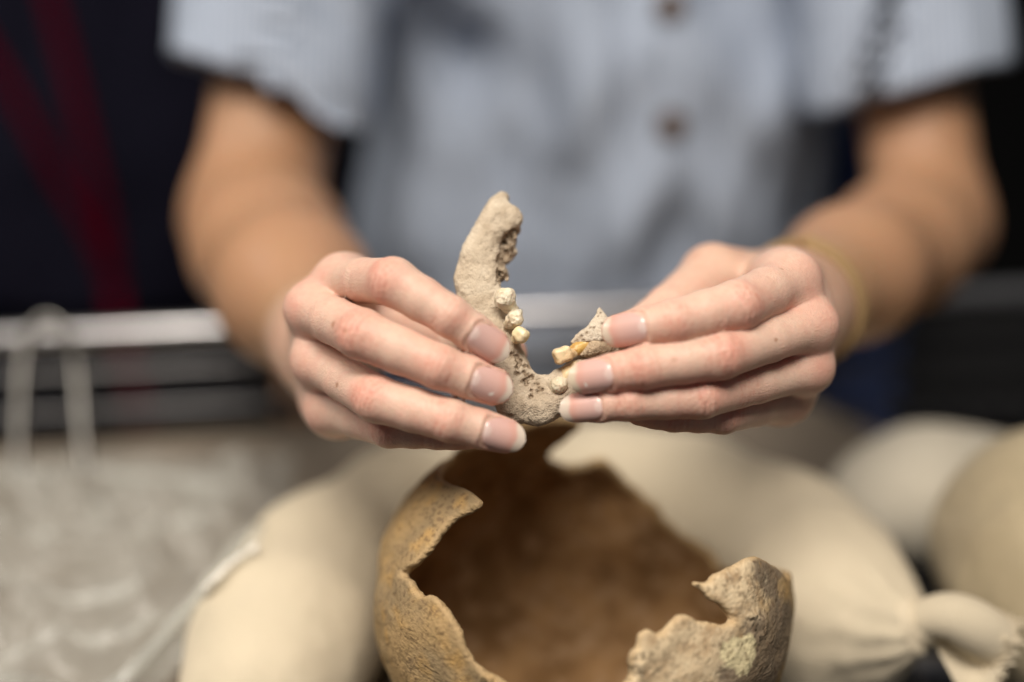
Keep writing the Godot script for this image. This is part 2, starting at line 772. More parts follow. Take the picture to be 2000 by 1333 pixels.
# a tube through points (mm), radius per point, with round section squashed by `flat` along `nrm`
func tube(pts: Array, radii: Array, seg := 16, flat := 1.0, nrm := Vector3.UP, capped := true) -> Dictionary:
	var v := PackedVector3Array()
	var n := PackedVector3Array()
	var c := PackedColorArray()
	var ii := PackedInt32Array()
	var m := pts.size()
	for i in m:
		var t: Vector3 = (pts[mini(i + 1, m - 1)] - pts[maxi(i - 1, 0)]).normalized()
		var u := (nrm - t * nrm.dot(t)).normalized()
		var w := t.cross(u)
		for s in seg:
			var a := TAU * s / seg
			var o: Vector3 = u * cos(a) * flat + w * sin(a)
			v.append(pts[i] + o * float(radii[i % radii.size()]))
			n.append((u * cos(a) / flat + w * sin(a)).normalized())
			c.append(Color.WHITE)
	for i in m - 1:
		for s in seg:
			var a := i * seg + s
			var b := i * seg + (s + 1) % seg
			ii.append_array([a, a + seg, b, b, a + seg, b + seg])
	if capped:
		for e in [0, m - 1]:
			var t: Vector3 = (pts[1] - pts[0]).normalized() * -1.0 if e == 0 else (pts[m - 1] - pts[m - 2]).normalized()
			var first := v.size()
			v.append(pts[e])
			n.append(t)
			c.append(Color.WHITE)
			for s in seg:
				v.append(v[e * seg + s])
				n.append(t)
				c.append(Color.WHITE)
			for s in seg:
				var a := first + 1 + s
				var b := first + 1 + (s + 1) % seg
				if e == 0:
					ii.append_array([first, a, b])
				else:
					ii.append_array([first, b, a])
	return {"v": v, "n": n, "c": c, "i": ii}

# a smooth curve through points
func curve(pts: Array, per := 8) -> Array:
	var out := []
	var m := pts.size()
	for i in m - 1:
		var a: Vector3 = pts[maxi(i - 1, 0)]
		var b: Vector3 = pts[i]
		var c: Vector3 = pts[i + 1]
		var e: Vector3 = pts[mini(i + 2, m - 1)]
		for s in per:
			out.append(b.cubic_interpolate(c, a, e, float(s) / per))
	out.append(pts[m - 1])
	return out

func noise_tex(freq: float, seed_: int, kind: int, oct: int, size := 512, ramp: Gradient = null) -> NoiseTexture2D:
	var f := FastNoiseLite.new()
	f.noise_type = kind as FastNoiseLite.NoiseType
	f.frequency = freq
	f.seed = seed_
	f.fractal_octaves = oct
	if oct <= 1:
		f.fractal_type = FastNoiseLite.FRACTAL_NONE
	var t := NoiseTexture2D.new()
	t.width = size
	t.height = size
	t.seamless = true
	t.noise = f
	if ramp:
		t.color_ramp = ramp
	return t

func mat(called: String, color: Color, rough: float, vertex := true) -> StandardMaterial3D:
	var m := StandardMaterial3D.new()
	m.resource_name = called
	m.albedo_color = color
	m.roughness = rough
	m.vertex_color_use_as_albedo = vertex
	MAT[called] = m
	return m

func relief(m: StandardMaterial3D, t: Texture2D, per_m: float, cm: float) -> void:
	m.heightmap_enabled = true
	m.heightmap_texture = t
	m.heightmap_scale = cm
	m.uv1_triplanar = true
	m.uv1_scale = Vector3.ONE * per_m

# ------------------------------------------------------------------ hands
# a finger from knuckle to tip; returns the frame of its nail
func finger(hf: HandField, g: int, p: Array, r: Array, lean: Vector3, crease: float, red: float) -> Array:
	for i in 3:
		var mid: Vector3 = p[i].lerp(p[i + 1], 0.5)
		var rm: float = (r[i] + r[i + 1]) * 0.5 * (0.975 if i < 2 else 1.0)
		hf.bone(g, p[i], mid, r[i], rm)
		hf.bone(g, mid, p[i + 1], rm, r[i + 1])
	for i in [1, 2]:
		var axis: Vector3 = (p[i + 1] - p[i - 1]).normalized()
		var n: Vector3 = eye(p[i]) + lean
		n = (n - axis * n.dot(axis)).normalized()
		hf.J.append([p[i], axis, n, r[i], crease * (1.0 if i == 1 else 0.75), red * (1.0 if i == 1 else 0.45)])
	var a: Vector3 = (p[3] - p[2]).normalized()
	var nn: Vector3 = eye(p[3]) + lean
	nn = (nn - a * nn.dot(a)).normalized()
	# the pulp under the nail
	hf.bone(g, p[3] - a * 4.0 - nn * 1.2, p[3] + a * 0.3 - nn * 1.6, r[3] * 0.98, r[3] * 0.86)
	hf.tips.append(p[3] - nn * 1.0 + a * 2.0)
	return [p[3], a, nn, a.cross(nn), r[3], r[2], (p[3] - p[2]).length()]

func nail_cut(hf: HandField, f: Array, width: float, from: float, to: float) -> void:
	hf.N.append([f[0], f[1], f[2], f[3], width, from, to])

# the plate of a nail with its pale half-moon and free edge
func nail_mesh(f: Array, width: float, from: float, to: float, free: float, white: Color, seed_: float) -> Dictionary:
	var v := PackedVector3Array()
	var n := PackedVector3Array()
	var c := PackedColorArray()
	var ii := PackedInt32Array()
	var U := 22
	var V := 34
	var rc := width * 1.08
	var pt := func(su: float, sv: float, drop: float) -> Vector3:
		var e := 0.0
		var half := (to - from) * 0.5
		var nar := pow(1.0 - pow(absf(sv), 3.2 if sv > 0.0 else 2.5), 0.5)
		var l := width * su * nar
		var sc := sv
		var s := (from + to) * 0.5 + half * sc - (0.35 * su * su if sv > 0.5 else 0.0)
		var h: float = f[7] - f[8] * (s + 1.0) - 0.012 * maxf(s + 1.0, 0.0) * maxf(s + 1.0, 0.0)
		h += -0.06 - (rc - sqrt(maxf(rc * rc - l * l, 0.01))) * 0.92 - drop + e
		if sv < -0.8:
			h -= 0.35 * (-0.8 - sv) / 0.2
		return f[0] + f[1] * s + f[3] * l + f[2] * h
	for side in 2:
		for j in V + 1:
			for i in U + 1:
				var su := -1.0 + 2.0 * i / U
				var sv := -1.0 + 2.0 * j / V
				sv = clampf(sv, -0.999, 0.999)
				var drop := 0.0 if side == 0 else 0.55
				if absf(su) > 0.98 or absf(sv) > 0.99:
					drop = 0.3
				var p: Vector3 = pt.call(su, sv, drop)
				var dx: Vector3 = pt.call(clampf(su + 0.02, -1, 1), sv, 0.0) - pt.call(clampf(su - 0.02, -1, 1), sv, 0.0)
				var dy: Vector3 = pt.call(su * 0.9, clampf(sv + 0.02, -0.98, 0.98), 0.0) - pt.call(su * 0.9, clampf(sv - 0.02, -0.98, 0.98), 0.0)
				var m := dx.cross(dy)
				if m.length() < 1e-5:
					m = f[2]
				m = m.normalized()
				if m.dot(f[2]) < 0.0:
					m = -m
				v.append(p)
				n.append(m if side == 0 else -m)
				var line := free - 0.10 * su * su + 0.03 * sin(su * 5.0 + seed_)
				var bed := Color(0.68, 0.385, 0.325).lerp(Color(0.64, 0.41, 0.375), clampf(0.55 - sv * 0.6, 0.0, 1.0))
				bed = bed.lerp(Color(0.66, 0.34, 0.275), 0.6 * smoothstep(line - 0.42, line - 0.05, sv))
				var moon := Vector2(su * 0.85, (sv + 1.02) * 1.45).length()
				bed = bed.lerp(Color(0.76, 0.60, 0.55), 0.6 * smoothstep(0.66, 0.5, moon))
				bed = bed.lerp(white, 0.8 * smoothstep(line - 0.05, line + 0.16, sv))
				c.append(bed)
	var st := (U + 1) * (V + 1)
	for side in 2:
		for j in V:
			for i in U:
				var a := side * st + j * (U + 1) + i
				if side == 0:
					ii.append_array([a, a + U + 1, a + 1, a + 1, a + U + 1, a + U + 2])
				else:
					ii.append_array([a, a + 1, a + U + 1, a + 1, a + U + 2, a + U + 1])
	return {"v": v, "n": n, "c": c, "i": ii}

func fleck(f: Array, width: float, s: float, l: float, size: Vector2, ang: float) -> Dictionary:
	# a small white mark in the nail: a thin lens of its own
	var rc := width * 1.08
	var v := PackedVector3Array()
	var n := PackedVector3Array()
	var c := PackedColorArray()
	var ii := PackedInt32Array()
	for k in 13:
		var a := TAU * k / 12.0
		var o := Vector2(cos(a), sin(a)) * size * (0.0 if k == 12 else 1.0)
		o = o.rotated(ang)
		var ss := s + o.x
		var ll := l + o.y
		var h: float = f[7] - f[8] * (ss + 1.0) - 0.012 * maxf(ss + 1.0, 0.0) * maxf(ss + 1.0, 0.0) - 0.06 - (rc - sqrt(rc * rc - ll * ll)) * 0.92
		h += 0.06 if k == 12 else 0.02
		v.append(f[0] + f[1] * ss + f[3] * ll + f[2] * h)
		n.append((f[2] + f[3] * ll / rc).normalized())
		c.append(Color(0.85, 0.80, 0.74))
	for k in 12:
		ii.append_array([12, k, (k + 1) % 12])
	return {"v": v, "n": n, "c": c, "i": ii}

var nails := []   # [frame, width, from, to, free, colour]
var elbow_l := Vector3.ZERO
var elbow_r := Vector3.ZERO
var wrist_l := Vector3.ZERO
var wrist_r := Vector3.ZERO
const SHOULDER_L := Vector3(-100, 1335, -812)
const SHOULDER_R := Vector3(222, 1335, -812)

# where a line of sight first meets a field
func trace(f: Field, x: float, y: float, from := 320.0, to := 420.0) -> Vector3:
	var dir := (at(x, y, 100.0) - CAM).normalized()
	var t := from
	while t < to:
		var p := CAM + dir * t
		f.prep(p, 3.0)
		var d := f.d(p)
		if d < 0.05:
			return p
		t += maxf(d * 0.7, 0.1)
	return CAM + dir * to

func jp(a: Array) -> Vector3:
	return at(a[0], a[1], a[2])

func hand(fingers: Array, thumb: Array, wrist: Vector3, elbow: Vector3, lean: Vector3, palm_side: Vector3) -> HandField:
	var hf := HandField.new()
	hf.k0 = 10.0
	hf.k1 = 1.4
	hf.kk = 5.0
	hf.wrist = wrist
	var up := (jp(fingers[0][0]) - jp(fingers[3][0])).normalized()
	var mcp := []
	var car := []
	for g in 4:
		var m := jp(fingers[g][0])
		var cp := wrist + up * (11.0 - 7.0 * g) + (m - wrist).normalized() * 12.0
		mcp.append(m)
		car.append(cp)
	for g in 4:
		var r: float = px(fingers[g][0][3], fingers[g][0][2])
		hf.bone(0, mcp[g], mcp[g].lerp(car[g], 0.4), r * 0.98, r * 1.02)
		hf.bone(0, mcp[g].lerp(car[g], 0.4), car[g], r * 1.02, 11.5)
		if g < 3:
			var a: Vector3 = mcp[g].lerp(car[g], 0.2) + palm_side * 3.0
			var b: Vector3 = mcp[g + 1].lerp(car[g + 1], 0.2) + palm_side * 3.0
			hf.bone(0, a, b, 7.0, 7.0)
		# pads of the palm under the knuckles
		hf.bone(0, mcp[g].lerp(car[g], 0.05) + palm_side * 6.0, mcp[g].lerp(car[g], 0.6) + palm_side * 7.0, 7.5, 9.0)
	var dir := (elbow - wrist).normalized()
	hf.bone(0, car[1].lerp(car[2], 0.5), wrist + dir * 6.0, 17.0, 20.0)
	hf.bone(0, wrist, wrist + dir * 40.0, 22.5, 24.0)
	# ball of the thumb and heel of the hand
	var tm := jp(thumb[0])
	hf.bone(0, wrist + palm_side * 8.0 + up * 8.0, tm, 13.0, px(thumb[0][3], thumb[0][2]))
	hf.bone(0, mcp[3].lerp(car[3], 0.15) + palm_side * 3.0 - up * 1.0, car[3] + palm_side * 7.0 - up * 3.0, 9.0, 12.5)
	for g in 4:
		var ps := []
		var rs := []
		for j in fingers[g]:
			ps.append(jp(j))
			rs.append(px(j[3], j[2]))
		var f := finger(hf, g + 1, ps, rs, lean, 0.26, 0.48)
		hf.J.append([ps[0], (ps[1] - ps[0]).normalized(), (eye(ps[0]) + lean * 2.0 - palm_side).normalized(), rs[0], 0.0, 0.5])
		if fingers[g][0].size() > 4:
			var w: Array = fingers[g][0][4]
			var nf := f.duplicate()
			nf[2] = (f[2] + f[3] * w[4]).normalized()
			nf[2] = (nf[2] - nf[1] * nf[2].dot(nf[1])).normalized()
			nf[3] = nf[1].cross(nf[2])
			hf.prep(nf[0], 14.0)
			var hs := []
			for s in [w[1] + 1.0, -1.0]:
				var hh: float = f[4]
				for k in 8:
					hh -= hf.base(nf[0] + nf[1] * s + nf[2] * hh)
				hs.append(hh)
			nf.append(hs[1])
			nf.append((hs[0] - hs[1]) / (-2.0 - w[1]))
			nail_cut(hf, nf, w[0], w[1], w[2])
			nails.append([nf, w[0], w[1], w[2], w[3], w[5], w[6], w[7]])
	var tp := []
	var tr := []
	for j in thumb:
		tp.append(jp(j))
		tr.append(px(j[3], j[2]))
	hf.bone(5, wrist + palm_side * 8.0 + up * 8.0, tp[0], 12.0, tr[0])
	for i in 2:
		hf.bone(5, tp[i], tp[i + 1], tr[i], tr[i + 1])
	hf.tips.append(tp[2])
	return hf

# ------------------------------------------------------------------ the scene
func _ready() -> void:
	# camera
	var cam := Camera3D.new()
	cam.name = "camera"
	cam.near = 0.02
	cam.far = 30.0
	var ca := CameraAttributesPhysical.new()
	ca.frustum_focal_length = LENS
	ca.frustum_focus_distance = FOCUS * 0.001
	ca.exposure_aperture = 1.58
	ca.frustum_near = 0.02
	ca.frustum_far = 30.0
	cam.attributes = ca
	cam.position = CAM * 0.001
	cam.rotation_degrees = Vector3(-PITCH, 0, 0)
	add_child(cam)
	cam.current = true
	# surroundings: a dim room
	var env := Environment.new()
	env.background_mode = Environment.BG_COLOR
	env.background_color = Color(0.25, 0.25, 0.25)
	env.tonemap_mode = Environment.TONE_MAPPER_LINEAR
	env.tonemap_exposure = 1.12
	env.sdfgi_enabled = true
	env.ssao_enabled = true
	env.ssil_enabled = true
	var we := WorldEnvironment.new()
	we.name = "environment"
	we.environment = env
	add_child(we)
	# ceiling lights
	materials()
	lamp(Vector3(-0.06, 2.35, 0.32), Vector2(0.85, 0.6), 2.8, Color(1.0, 0.955, 0.90), "long white ceiling light over the near side of the cart")
	lamp(Vector3(-1.5, 2.4, -0.25), Vector2(0.6, 1.2), 1.9, Color(1.0, 0.96, 0.91), "white ceiling light over the side of the person in black")

	hands_and_bones()
	run_jobs()
	place_setting()
	place_people()
	place_finds()
	place_small()

func lamp(pos: Vector3, size: Vector2, energy: float, color: Color, label: String) -> void:
	var t := thing("ceiling_light", label, "ceiling light", pos * 1000.0, "ceiling lights")
	var frame := BoxMesh.new()
	frame.size = Vector3(size.x + 0.06, 0.06, size.y + 0.06)
	var o := put("housing", frame, MAT.lamp_metal, t, (pos + Vector3(0, 0.034, 0)) * 1000.0)
	var pane := BoxMesh.new()
	pane.size = Vector3(size.x, 0.006, size.y)
	var g := StandardMaterial3D.new()
	g.albedo_color = Color(0.9, 0.9, 0.9)
	g.emission_enabled = true
	g.emission = color
	g.emission_energy_multiplier = 2.0
	put("diffuser", pane, g, t, pos * 1000.0)
	var l := AreaLight3D.new()
	l.name = "lamp_glow"
	l.area_size = size
	l.light_energy = energy
	l.light_color = color
	l.shadow_enabled = true
	l.area_range = 8.0
	l.area_attenuation = 2.0
	add_child(l, true)
	l.position = pos - Vector3(0, 0.008, 0)
	l.rotation_degrees = Vector3(-90, 0, 0)

func materials() -> void:
	var lm := mat("lamp_metal", Color(0.85, 0.85, 0.85), 0.5, false)
	lm.metallic = 0.0
	var s := mat("skin", Color.WHITE, 0.46)
	s.metallic_specular = 0.42
	s.subsurf_scatter_enabled = true
	s.subsurf_scatter_strength = 0.12
	relief(s, noise_tex(0.055, 3, FastNoiseLite.TYPE_CELLULAR, 2), 50.0, 0.022)
	var nl := mat("nail", Color.WHITE, 0.23)
	nl.metallic_specular = 0.5
	nl.clearcoat_enabled = true
	nl.clearcoat = 0.12
	nl.clearcoat_roughness = 0.35
	nl.subsurf_scatter_enabled = true
	nl.subsurf_scatter_strength = 0.06
	var b := mat("dusty_bone", Color.WHITE, 0.93)
	b.metallic_specular = 0.2
	relief(b, noise_tex(0.035, 11, FastNoiseLite.TYPE_SIMPLEX, 6), 60.0, 0.035)
	var sk := mat("skull_bone", Color.WHITE, 0.78)
	sk.metallic_specular = 0.3
	relief(sk, noise_tex(0.03, 12, FastNoiseLite.TYPE_SIMPLEX, 6), 30.0, 0.04)
	var t := mat("enamel", Color.WHITE, 0.36)
	t.metallic_specular = 0.45
	t.subsurf_scatter_enabled = true
	t.subsurf_scatter_strength = 0.05
	var knit := Image.create(64, 64, false, Image.FORMAT_RGBA8)
	for y in 64:
		for x in 64:
			var u := absf(sin(PI * x / 8.0))
			var w := 0.75 + 0.25 * sin(TAU * y / 8.0 + (PI if (x / 8) % 2 else 0.0))
			var q := u * w
			knit.set_pixel(x, y, Color(q, q, q))
	var kt := ImageTexture.create_from_image(knit)
	var c := mat("stockinette", Color.WHITE, 0.95)
	c.metallic_specular = 0.15
	c.rim_enabled = true
	c.rim = 0.25
	relief(c, kt, 110.0, 0.03)
	var cp := c.duplicate()
	cp.albedo_color = Color(0.66, 0.58, 0.44).linear_to_srgb()
	cp.vertex_color_use_as_albedo = false
	MAT["cream_thread"] = cp
	var stripe := Image.create(64, 64, false, Image.FORMAT_RGBA8)
	for y in 64:
		for x in 64:
			var on := (x / 8) % 2 == 0
			stripe.set_pixel(x, y, Color(1, 1, 1) if on else Color(0.80, 0.84, 0.90))
	var sh := mat("striped_cotton", Color.WHITE, 0.9)
	sh.albedo_texture = ImageTexture.create_from_image(stripe)
	sh.uv1_triplanar = true
	sh.uv1_scale = Vector3.ONE * 60.0
	sh.metallic_specular = 0.2
	var ch := mat("chrome", sr(218, 218, 222), 0.3, false)
	ch.metallic = 1.0
	var gs := mat("shaded_chrome", sr(112, 112, 114), 0.4, false)  # chrome with shade put into its colour, for lower rails and shelf wires
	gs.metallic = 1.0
	var hs := mat("hoop_steel", sr(128, 127, 124), 0.35, false)
	hs.metallic = 1.0
	var dk := mat("dark_cloth", sr(17, 20, 30), 0.95, false)
	dk.metallic_specular = 0.15
	var jn := mat("denim", sr(34, 40, 66), 0.95, false)
	jn.metallic_specular = 0.15
	var dv := mat("dark_cloth_v", Color.WHITE, 0.95)
	dv.metallic_specular = 0.15
	mat("black_wall", sr(14, 14, 16), 0.95, false)
	mat("floor_vinyl", sr(38, 38, 40), 0.7, false)
	var lr := mat("lanyard_red", sr(66, 0, 18), 0.8, false)
	lr.metallic_specular = 0.1
	var bt := mat("button_brown", sr(86, 66, 50), 0.45, false)
	bt.metallic_specular = 0.5
	mat("blue_cloth", sr(58, 74, 120), 0.95, false)
	mat("shoe_black", sr(20, 20, 22), 0.6, false)
	mat("hair_tie_tan", sr(150, 124, 86), 0.85, false)
	var ln := mat("liner_paper", sr(122, 113, 102), 0.9, false)
	ln.metallic_specular = 0.2
	var pb := mat("clear_plastic", Color(0.95, 0.97, 0.95, 0.17), 0.22, false)
	pb.transparency = BaseMaterial3D.TRANSPARENCY_ALPHA
	pb.metallic_specular = 0.36
	pb.cull_mode = BaseMaterial3D.CULL_DISABLED
	var pf := mat("fold_glint", sr(236, 233, 224), 0.2, false)  # glint of the clear fold, put into a near-white colour
	pf.metallic_specular = 0.6

var out := {}

func hands_and_bones() -> void:
	# --- hand at the left of the picture: [x, y, dist, radius] of knuckle, middle joint, end joint, tip
	wrist_l = at(640, 672, 455)
	elbow_l = at(492, 430, 640)
	var W := Color(0.70, 0.63, 0.53)
	var lf := [
		[[662, 546, 385, 42, [5.1, -9.6, 5.0, 0.60, 0.02, W, 0.0, 0]], [768, 551, 351, 48], [880, 619, 347, 41], [964, 677, 350, 34]],
		[[604, 604, 383, 44, [5.3, -9.4, 5.0, 0.58, 0.0, W, 1.3, 1]], [706, 653, 350, 50], [858, 717, 346, 44], [967, 756, 350, 37]],
		[[616, 706, 384, 42, [5.1, -9.0, 5.6, 0.48, 0.05, W, 2.1, 2]], [736, 780, 352, 46], [880, 822, 347, 42], [990, 852, 350, 34]],
		[[645, 800, 390, 42], [760, 838, 364, 37], [855, 846, 362, 32], [915, 850, 362, 28]]]
	var lt := [[765, 640, 410, 52], [885, 668, 392, 47], [987, 692, 381, 43]]
	var hl := hand(lf, lt, wrist_l, elbow_l, Vector3(-0.10, 0.06, 0.0), Vector3(0.9, -0.1, -0.35).normalized())
	hl.spots.append([trace(hl, 650, 634), 1.5])
	hl.spots.append([trace(hl, 658, 752), 1.3])
	hl.spots.append([trace(hl, 674, 646), 0.8])
	# --- hand at the right
	wrist_r = at(1543, 606, 448)
	elbow_r = at(1818, 442, 650)
	var rf := [
		[[1548, 548, 377, 50, [5.2, -9.6, 5.0, 0.58, -0.05, Color(0.66, 0.58, 0.46), 0.6, 3]], [1440, 597, 352, 50], [1318, 628, 347, 44], [1207, 647, 350, 33]],
		[[1588, 636, 373, 43, [5.2, -9.6, 5.2, 0.55, -0.08, Color(0.64, 0.58, 0.44), 1.9, 4]], [1408, 695, 349, 47], [1260, 718, 346, 42], [1142, 737, 349, 32]],
		[[1580, 720, 379, 42, [4.7, -9.0, 5.2, 0.45, -0.12, W, 2.6, 5]], [1370, 776, 354, 42], [1228, 785, 351, 37], [1124, 797, 353, 28]],
		[[1535, 778, 392, 42], [1412, 812, 368, 36], [1315, 814, 364, 30], [1250, 806, 363, 26]]]
	var rt := [[1392, 540, 414, 58], [1308, 606, 394, 49], [1225, 662, 383, 40]]
	var hr := hand(rf, rt, wrist_r, elbow_r, Vector3(0.10, 0.05, 0.0), Vector3(-0.9, -0.1, -0.35).normalized())
	hr.spots.append([trace(hr, 1516, 664), 1.0])
	hr.spots.append([trace(hr, 1527, 525), 0.9])
	hr.spots.append([trace(hr, 1318, 703), 0.7])
	out.hand_l = job_caps(hl, 0.85, 4.0)
	jobs[-1].cost = 10
	out.hand_r = job_caps(hr, 0.85, 4.0)
	jobs[-1].cost = 10
	# --- arms
	var af := ArmField.new()
	for s in [[wrist_l, elbow_l, SHOULDER_L, 37.0], [wrist_r, elbow_r, SHOULDER_R, 32.0]]:
		var w: Vector3 = s[0]
		var e: Vector3 = s[1]
		var sh: Vector3 = s[2]
		var r: float = s[3]
		var dir := (e - w).normalized()
		af.bone(0, w + dir * 12.0, w.lerp(e, 0.35), 23.5, r * 0.88)
		af.bone(0, w.lerp(e, 0.35), w.lerp(e, 0.72), r * 0.88, r)
		af.bone(0, w.lerp(e, 0.72), e, r, r * 0.94)
		af.bone(0, e, e.lerp(sh, 0.5), r * 0.94, r * 1.08)
		af.bone(0, e.lerp(sh, 0.5), sh, r * 1.08, 46.0)
	for q in [[900, 118.0], [1000, 112.0], [1100, 115.0], [1200, 118.0], [1300, 95.0]]:
		for x in [-50.0, 50.0]:
			af.bone(0, Vector3(62 + x, q[0], -835), Vector3(62 + x, q[0] + 60.0, -835), q[1] * 0.45, q[1] * 0.45)
	af.bone(0, SHOULDER_L, SHOULDER_R, 38.0, 38.0)
	af.bone(0, Vector3(62, 1350, -800), Vector3(62, 1440, -795), 48.0, 44.0)
	out.arms = job_caps(af, 6.0)

	# --- jaw bone
	var jb := BoneField.new()
	jb.k0 = 4.0
	var J := [[981, 388, 381, 11], [974, 405, 379, 18], [970, 430, 377, 29], [949, 467, 375, 28], [933, 505, 373, 35], [931, 548, 371, 43], [932, 605, 369, 46], [950, 660, 367, 48], [976, 722, 366, 54], [1015, 778, 365, 48], [1055, 788, 365, 38], [1082, 775, 366, 32], [1105, 752, 367, 25], [1130, 725, 369, 22], [1160, 695, 372, 20]]
	for i in J.size() - 1:
		jb.bone(0, jp(J[i]), jp(J[i + 1]), px(J[i][3], J[i][2]), px(J[i + 1][3], J[i + 1][2]))
	for q in [[996, 424, 376, 15], [1004, 426, 376, 8], [998, 434, 375, 9], [985, 450, 375, 10], [986, 468, 381, 17], [978, 500, 380, 17], [980, 535, 377, 15]]:
		jb.bone(0, jp(q), jp(q) + Vector3(0, 0.2, 0), px(q[3], q[2]), px(q[3], q[2]))
	for q in [[998, 479, 377, 9], [994, 496, 379, 8], [972, 510, 370, 9], [984, 529, 373, 9], [988, 546, 372, 8], [976, 524, 372, 7], [1002, 455, 379, 6], [1000, 690, 363, 18], [1022, 718, 363, 18], [1044, 742, 364, 13], [1075, 750, 364, 12], [1095, 742, 366, 14], [975, 575, 369, 12], [986, 598, 370, 16], [999, 626, 369, 13], [1008, 657, 368, 13]]:
		jb.bone(0, jp(q), jp(q) + Vector3(0.4, 0.4, 0.2), px(q[3], q[2]), px(q[3], q[2]))
	var pl1 := at(925, 430, 371.5)
	jb.planes.append([pl1, (at(880, 600, 367.5) - pl1).cross(at(1040, 790, 361.0) - pl1).normalized(), 7.0])
	if jb.planes[0][1].dot(eye(pl1)) < 0.0:
		jb.planes[0][1] *= -1.0
	jb.amp = Vector3(0.7, 0.2, 0.1)
	jb.rough.append([at(998, 462, 377), at(983, 552, 373), 4.6, 0.85])
	jb.rough.append([at(1010, 685, 360), at(1058, 760, 360), 6.0, 0.55])
	var rng := RandomNumberGenerator.new()
	rng.seed = 4
	var pits := []
	for k in 28:
		var u := rng.randf()
		var m := Vector2(1000, 676).lerp(Vector2(1056, 764), u) + Vector2(rng.randf_range(-20, 8), rng.randf_range(-10, 14))
		var r := rng.randf_range(0.3, 0.95)
		pits.append([trace(jb, m.x, m.y) - eye(at(m.x, m.y, 360)) * r * 0.45, r])
	for k in 14:
		var m := Vector2(990, 470).lerp(Vector2(980, 555), rng.randf()) + Vector2(rng.randf_range(-10, 8), 0)
		pits.append([trace(jb, m.x, m.y), rng.randf_range(0.5, 1.0)])
	pits.append([at(1004, 398, 379), 2.1])
	jb.cuts.append_array(pits)
	out.jaw = job_caps(jb, 0.55, 3.0)
	jobs[-1].cost = 8
	# teeth of the jaw
	out.teeth = []
	for t in [
		[[[984, 588, 364, 13], [996, 606, 365, 10], [1004, 604, 366, 9]], [988, 582, 362, 8, -20, 5, 6, 3, 12], 0],
		[[[1000, 628, 364, 10], [1012, 612, 364, 8], [996, 634, 365, 9]], [1007, 622, 362, 20, -15, 3, 5, 3, 10], 1],
		[[[1008, 662, 364, 10]], [1017, 654, 361, -28, -25, 5, 3, 3, 11.5], 2],
		[[[1108, 728, 366, 10], [1122, 712, 367, 9], [1104, 738, 365, 10]], [], 3],
		[[[1090, 753, 363, 13], [1098, 748, 364, 11], [1084, 760, 364, 10]], [], 1]]:
		var tf := ToothField.new()
		for q in t[0]:
			tf.bone(0, jp(q), jp(t[0][0]), px(q[3], q[2]), px(t[0][0][3], t[0][0][2]))
		if t[1]:
			var w: Array = t[1]
			tf.block(at(w[0], w[1], w[2]), w[3], w[4], Vector3(w[5], w[6], w[7]) * 0.167, w[8] * 0.167)
		tf.n1.seed = 60 + out.teeth.size()
		if t[2] == 1 or t[2] == 0:
			tf.amp = Vector3(0.5, 0.4, 0.12)
			tf.ca = Color(0.75, 0.68, 0.53)
			tf.cb = Color(0.63, 0.53, 0.37)
		if t[2] == 2:
			tf.ca = Color(0.80, 0.69, 0.43)
			tf.amp = Vector3(0.3, 0.15, 0.05)
		if t[2] == 3:
			tf.ca = Color(0.66, 0.48, 0.26)
		out.teeth.append(job_caps(tf, 0.42, 3.0))
	# --- loose fragment held in the right hand, with a tooth and its root
	var fb := BoneField.new()
	for s in [[[1171, 604, 367, 4.5], [1173, 622, 367, 9]], [[1173, 622, 367, 9], [1176, 641, 367, 15]], [[1176, 641, 367, 15], [1144, 656, 366, 9]], [[1144, 655, 366, 11], [1120, 669, 366, 5]], [[1168, 640, 366, 17], [1200, 650, 370, 24]], [[1150, 659, 367, 7], [1170, 656, 366, 9]], [[1200, 650, 370, 24], [1215, 665, 372, 20]]]:
		fb.bone(0, jp(s[0]), jp(s[1]), px(s[0][3], s[0][2]), px(s[1][3], s[1][2]))
	fb.k0 = 2.5
	fb.planes.append([at(1150, 650, 364.6), (eye(at(1150, 650, 364)) + Vector3(-0.2, 0.35, 0)).normalized(), 1.5])
	fb.amp = Vector3(0.6, 0.3, 0.12)
	var fpits := []
	for q in [[1136, 657, 0.55], [1146, 650, 0.5], [1152, 640, 0.5], [1172, 612, 0.4], [1168, 618, 0.4], [1160, 640, 0.5], [1140, 664, 0.5], [1176, 632, 0.5], [1128, 664, 0.45]]:
		fpits.append([trace(fb, q[0], q[1]), q[2] * 0.85])
	fb.cuts.append_array(fpits)
	fb.ca = Color(0.60, 0.53, 0.43)
	out.frag = job_caps(fb, 0.45, 2.5)
	var fl := BoneField.new()
	for s in [[[1136, 692, 366, 6], [1160, 681, 366, 9]], [[1160, 681, 366, 9], [1182, 678, 369, 12]], [[1182, 678, 369, 12], [1200, 665, 372, 18]], [[1150, 690, 370, 6], [1185, 684, 371, 9]]]:
		fl.bone(0, jp(s[0]), jp(s[1]), px(s[0][3], s[0][2]), px(s[1][3], s[1][2]))
	fl.amp = Vector3(0.4, 0.3, 0.10)
	fl.ca = Color(0.50, 0.40, 0.28)
	fl.cb = Color(0.34, 0.25, 0.17)
	out.frag_low = job_caps(fl, 0.45, 2.5)
	var ft := ToothField.new()
	ft.block(at(1099, 694, 363), 14.0, 18.0, Vector3(9.5, 7.5, 7.0) * 0.167, 1.25)
	ft.amp = Vector3(0.5, 0.2, 0.06)
	for s in [[[1112, 692, 364, 12], [1120, 690, 365, 10]]]:
		ft.bone(0, jp(s[0]), jp(s[1]), px(s[0][3], s[0][2]), px(s[1][3], s[1][2]))
	ft.ca = Color(0.76, 0.58, 0.34)
	ft.cb = Color(0.68, 0.46, 0.24)
	ft.cc = Color(0.80, 0.68, 0.48)
	out.frag_tooth = job_caps(ft, 0.4, 6.0)
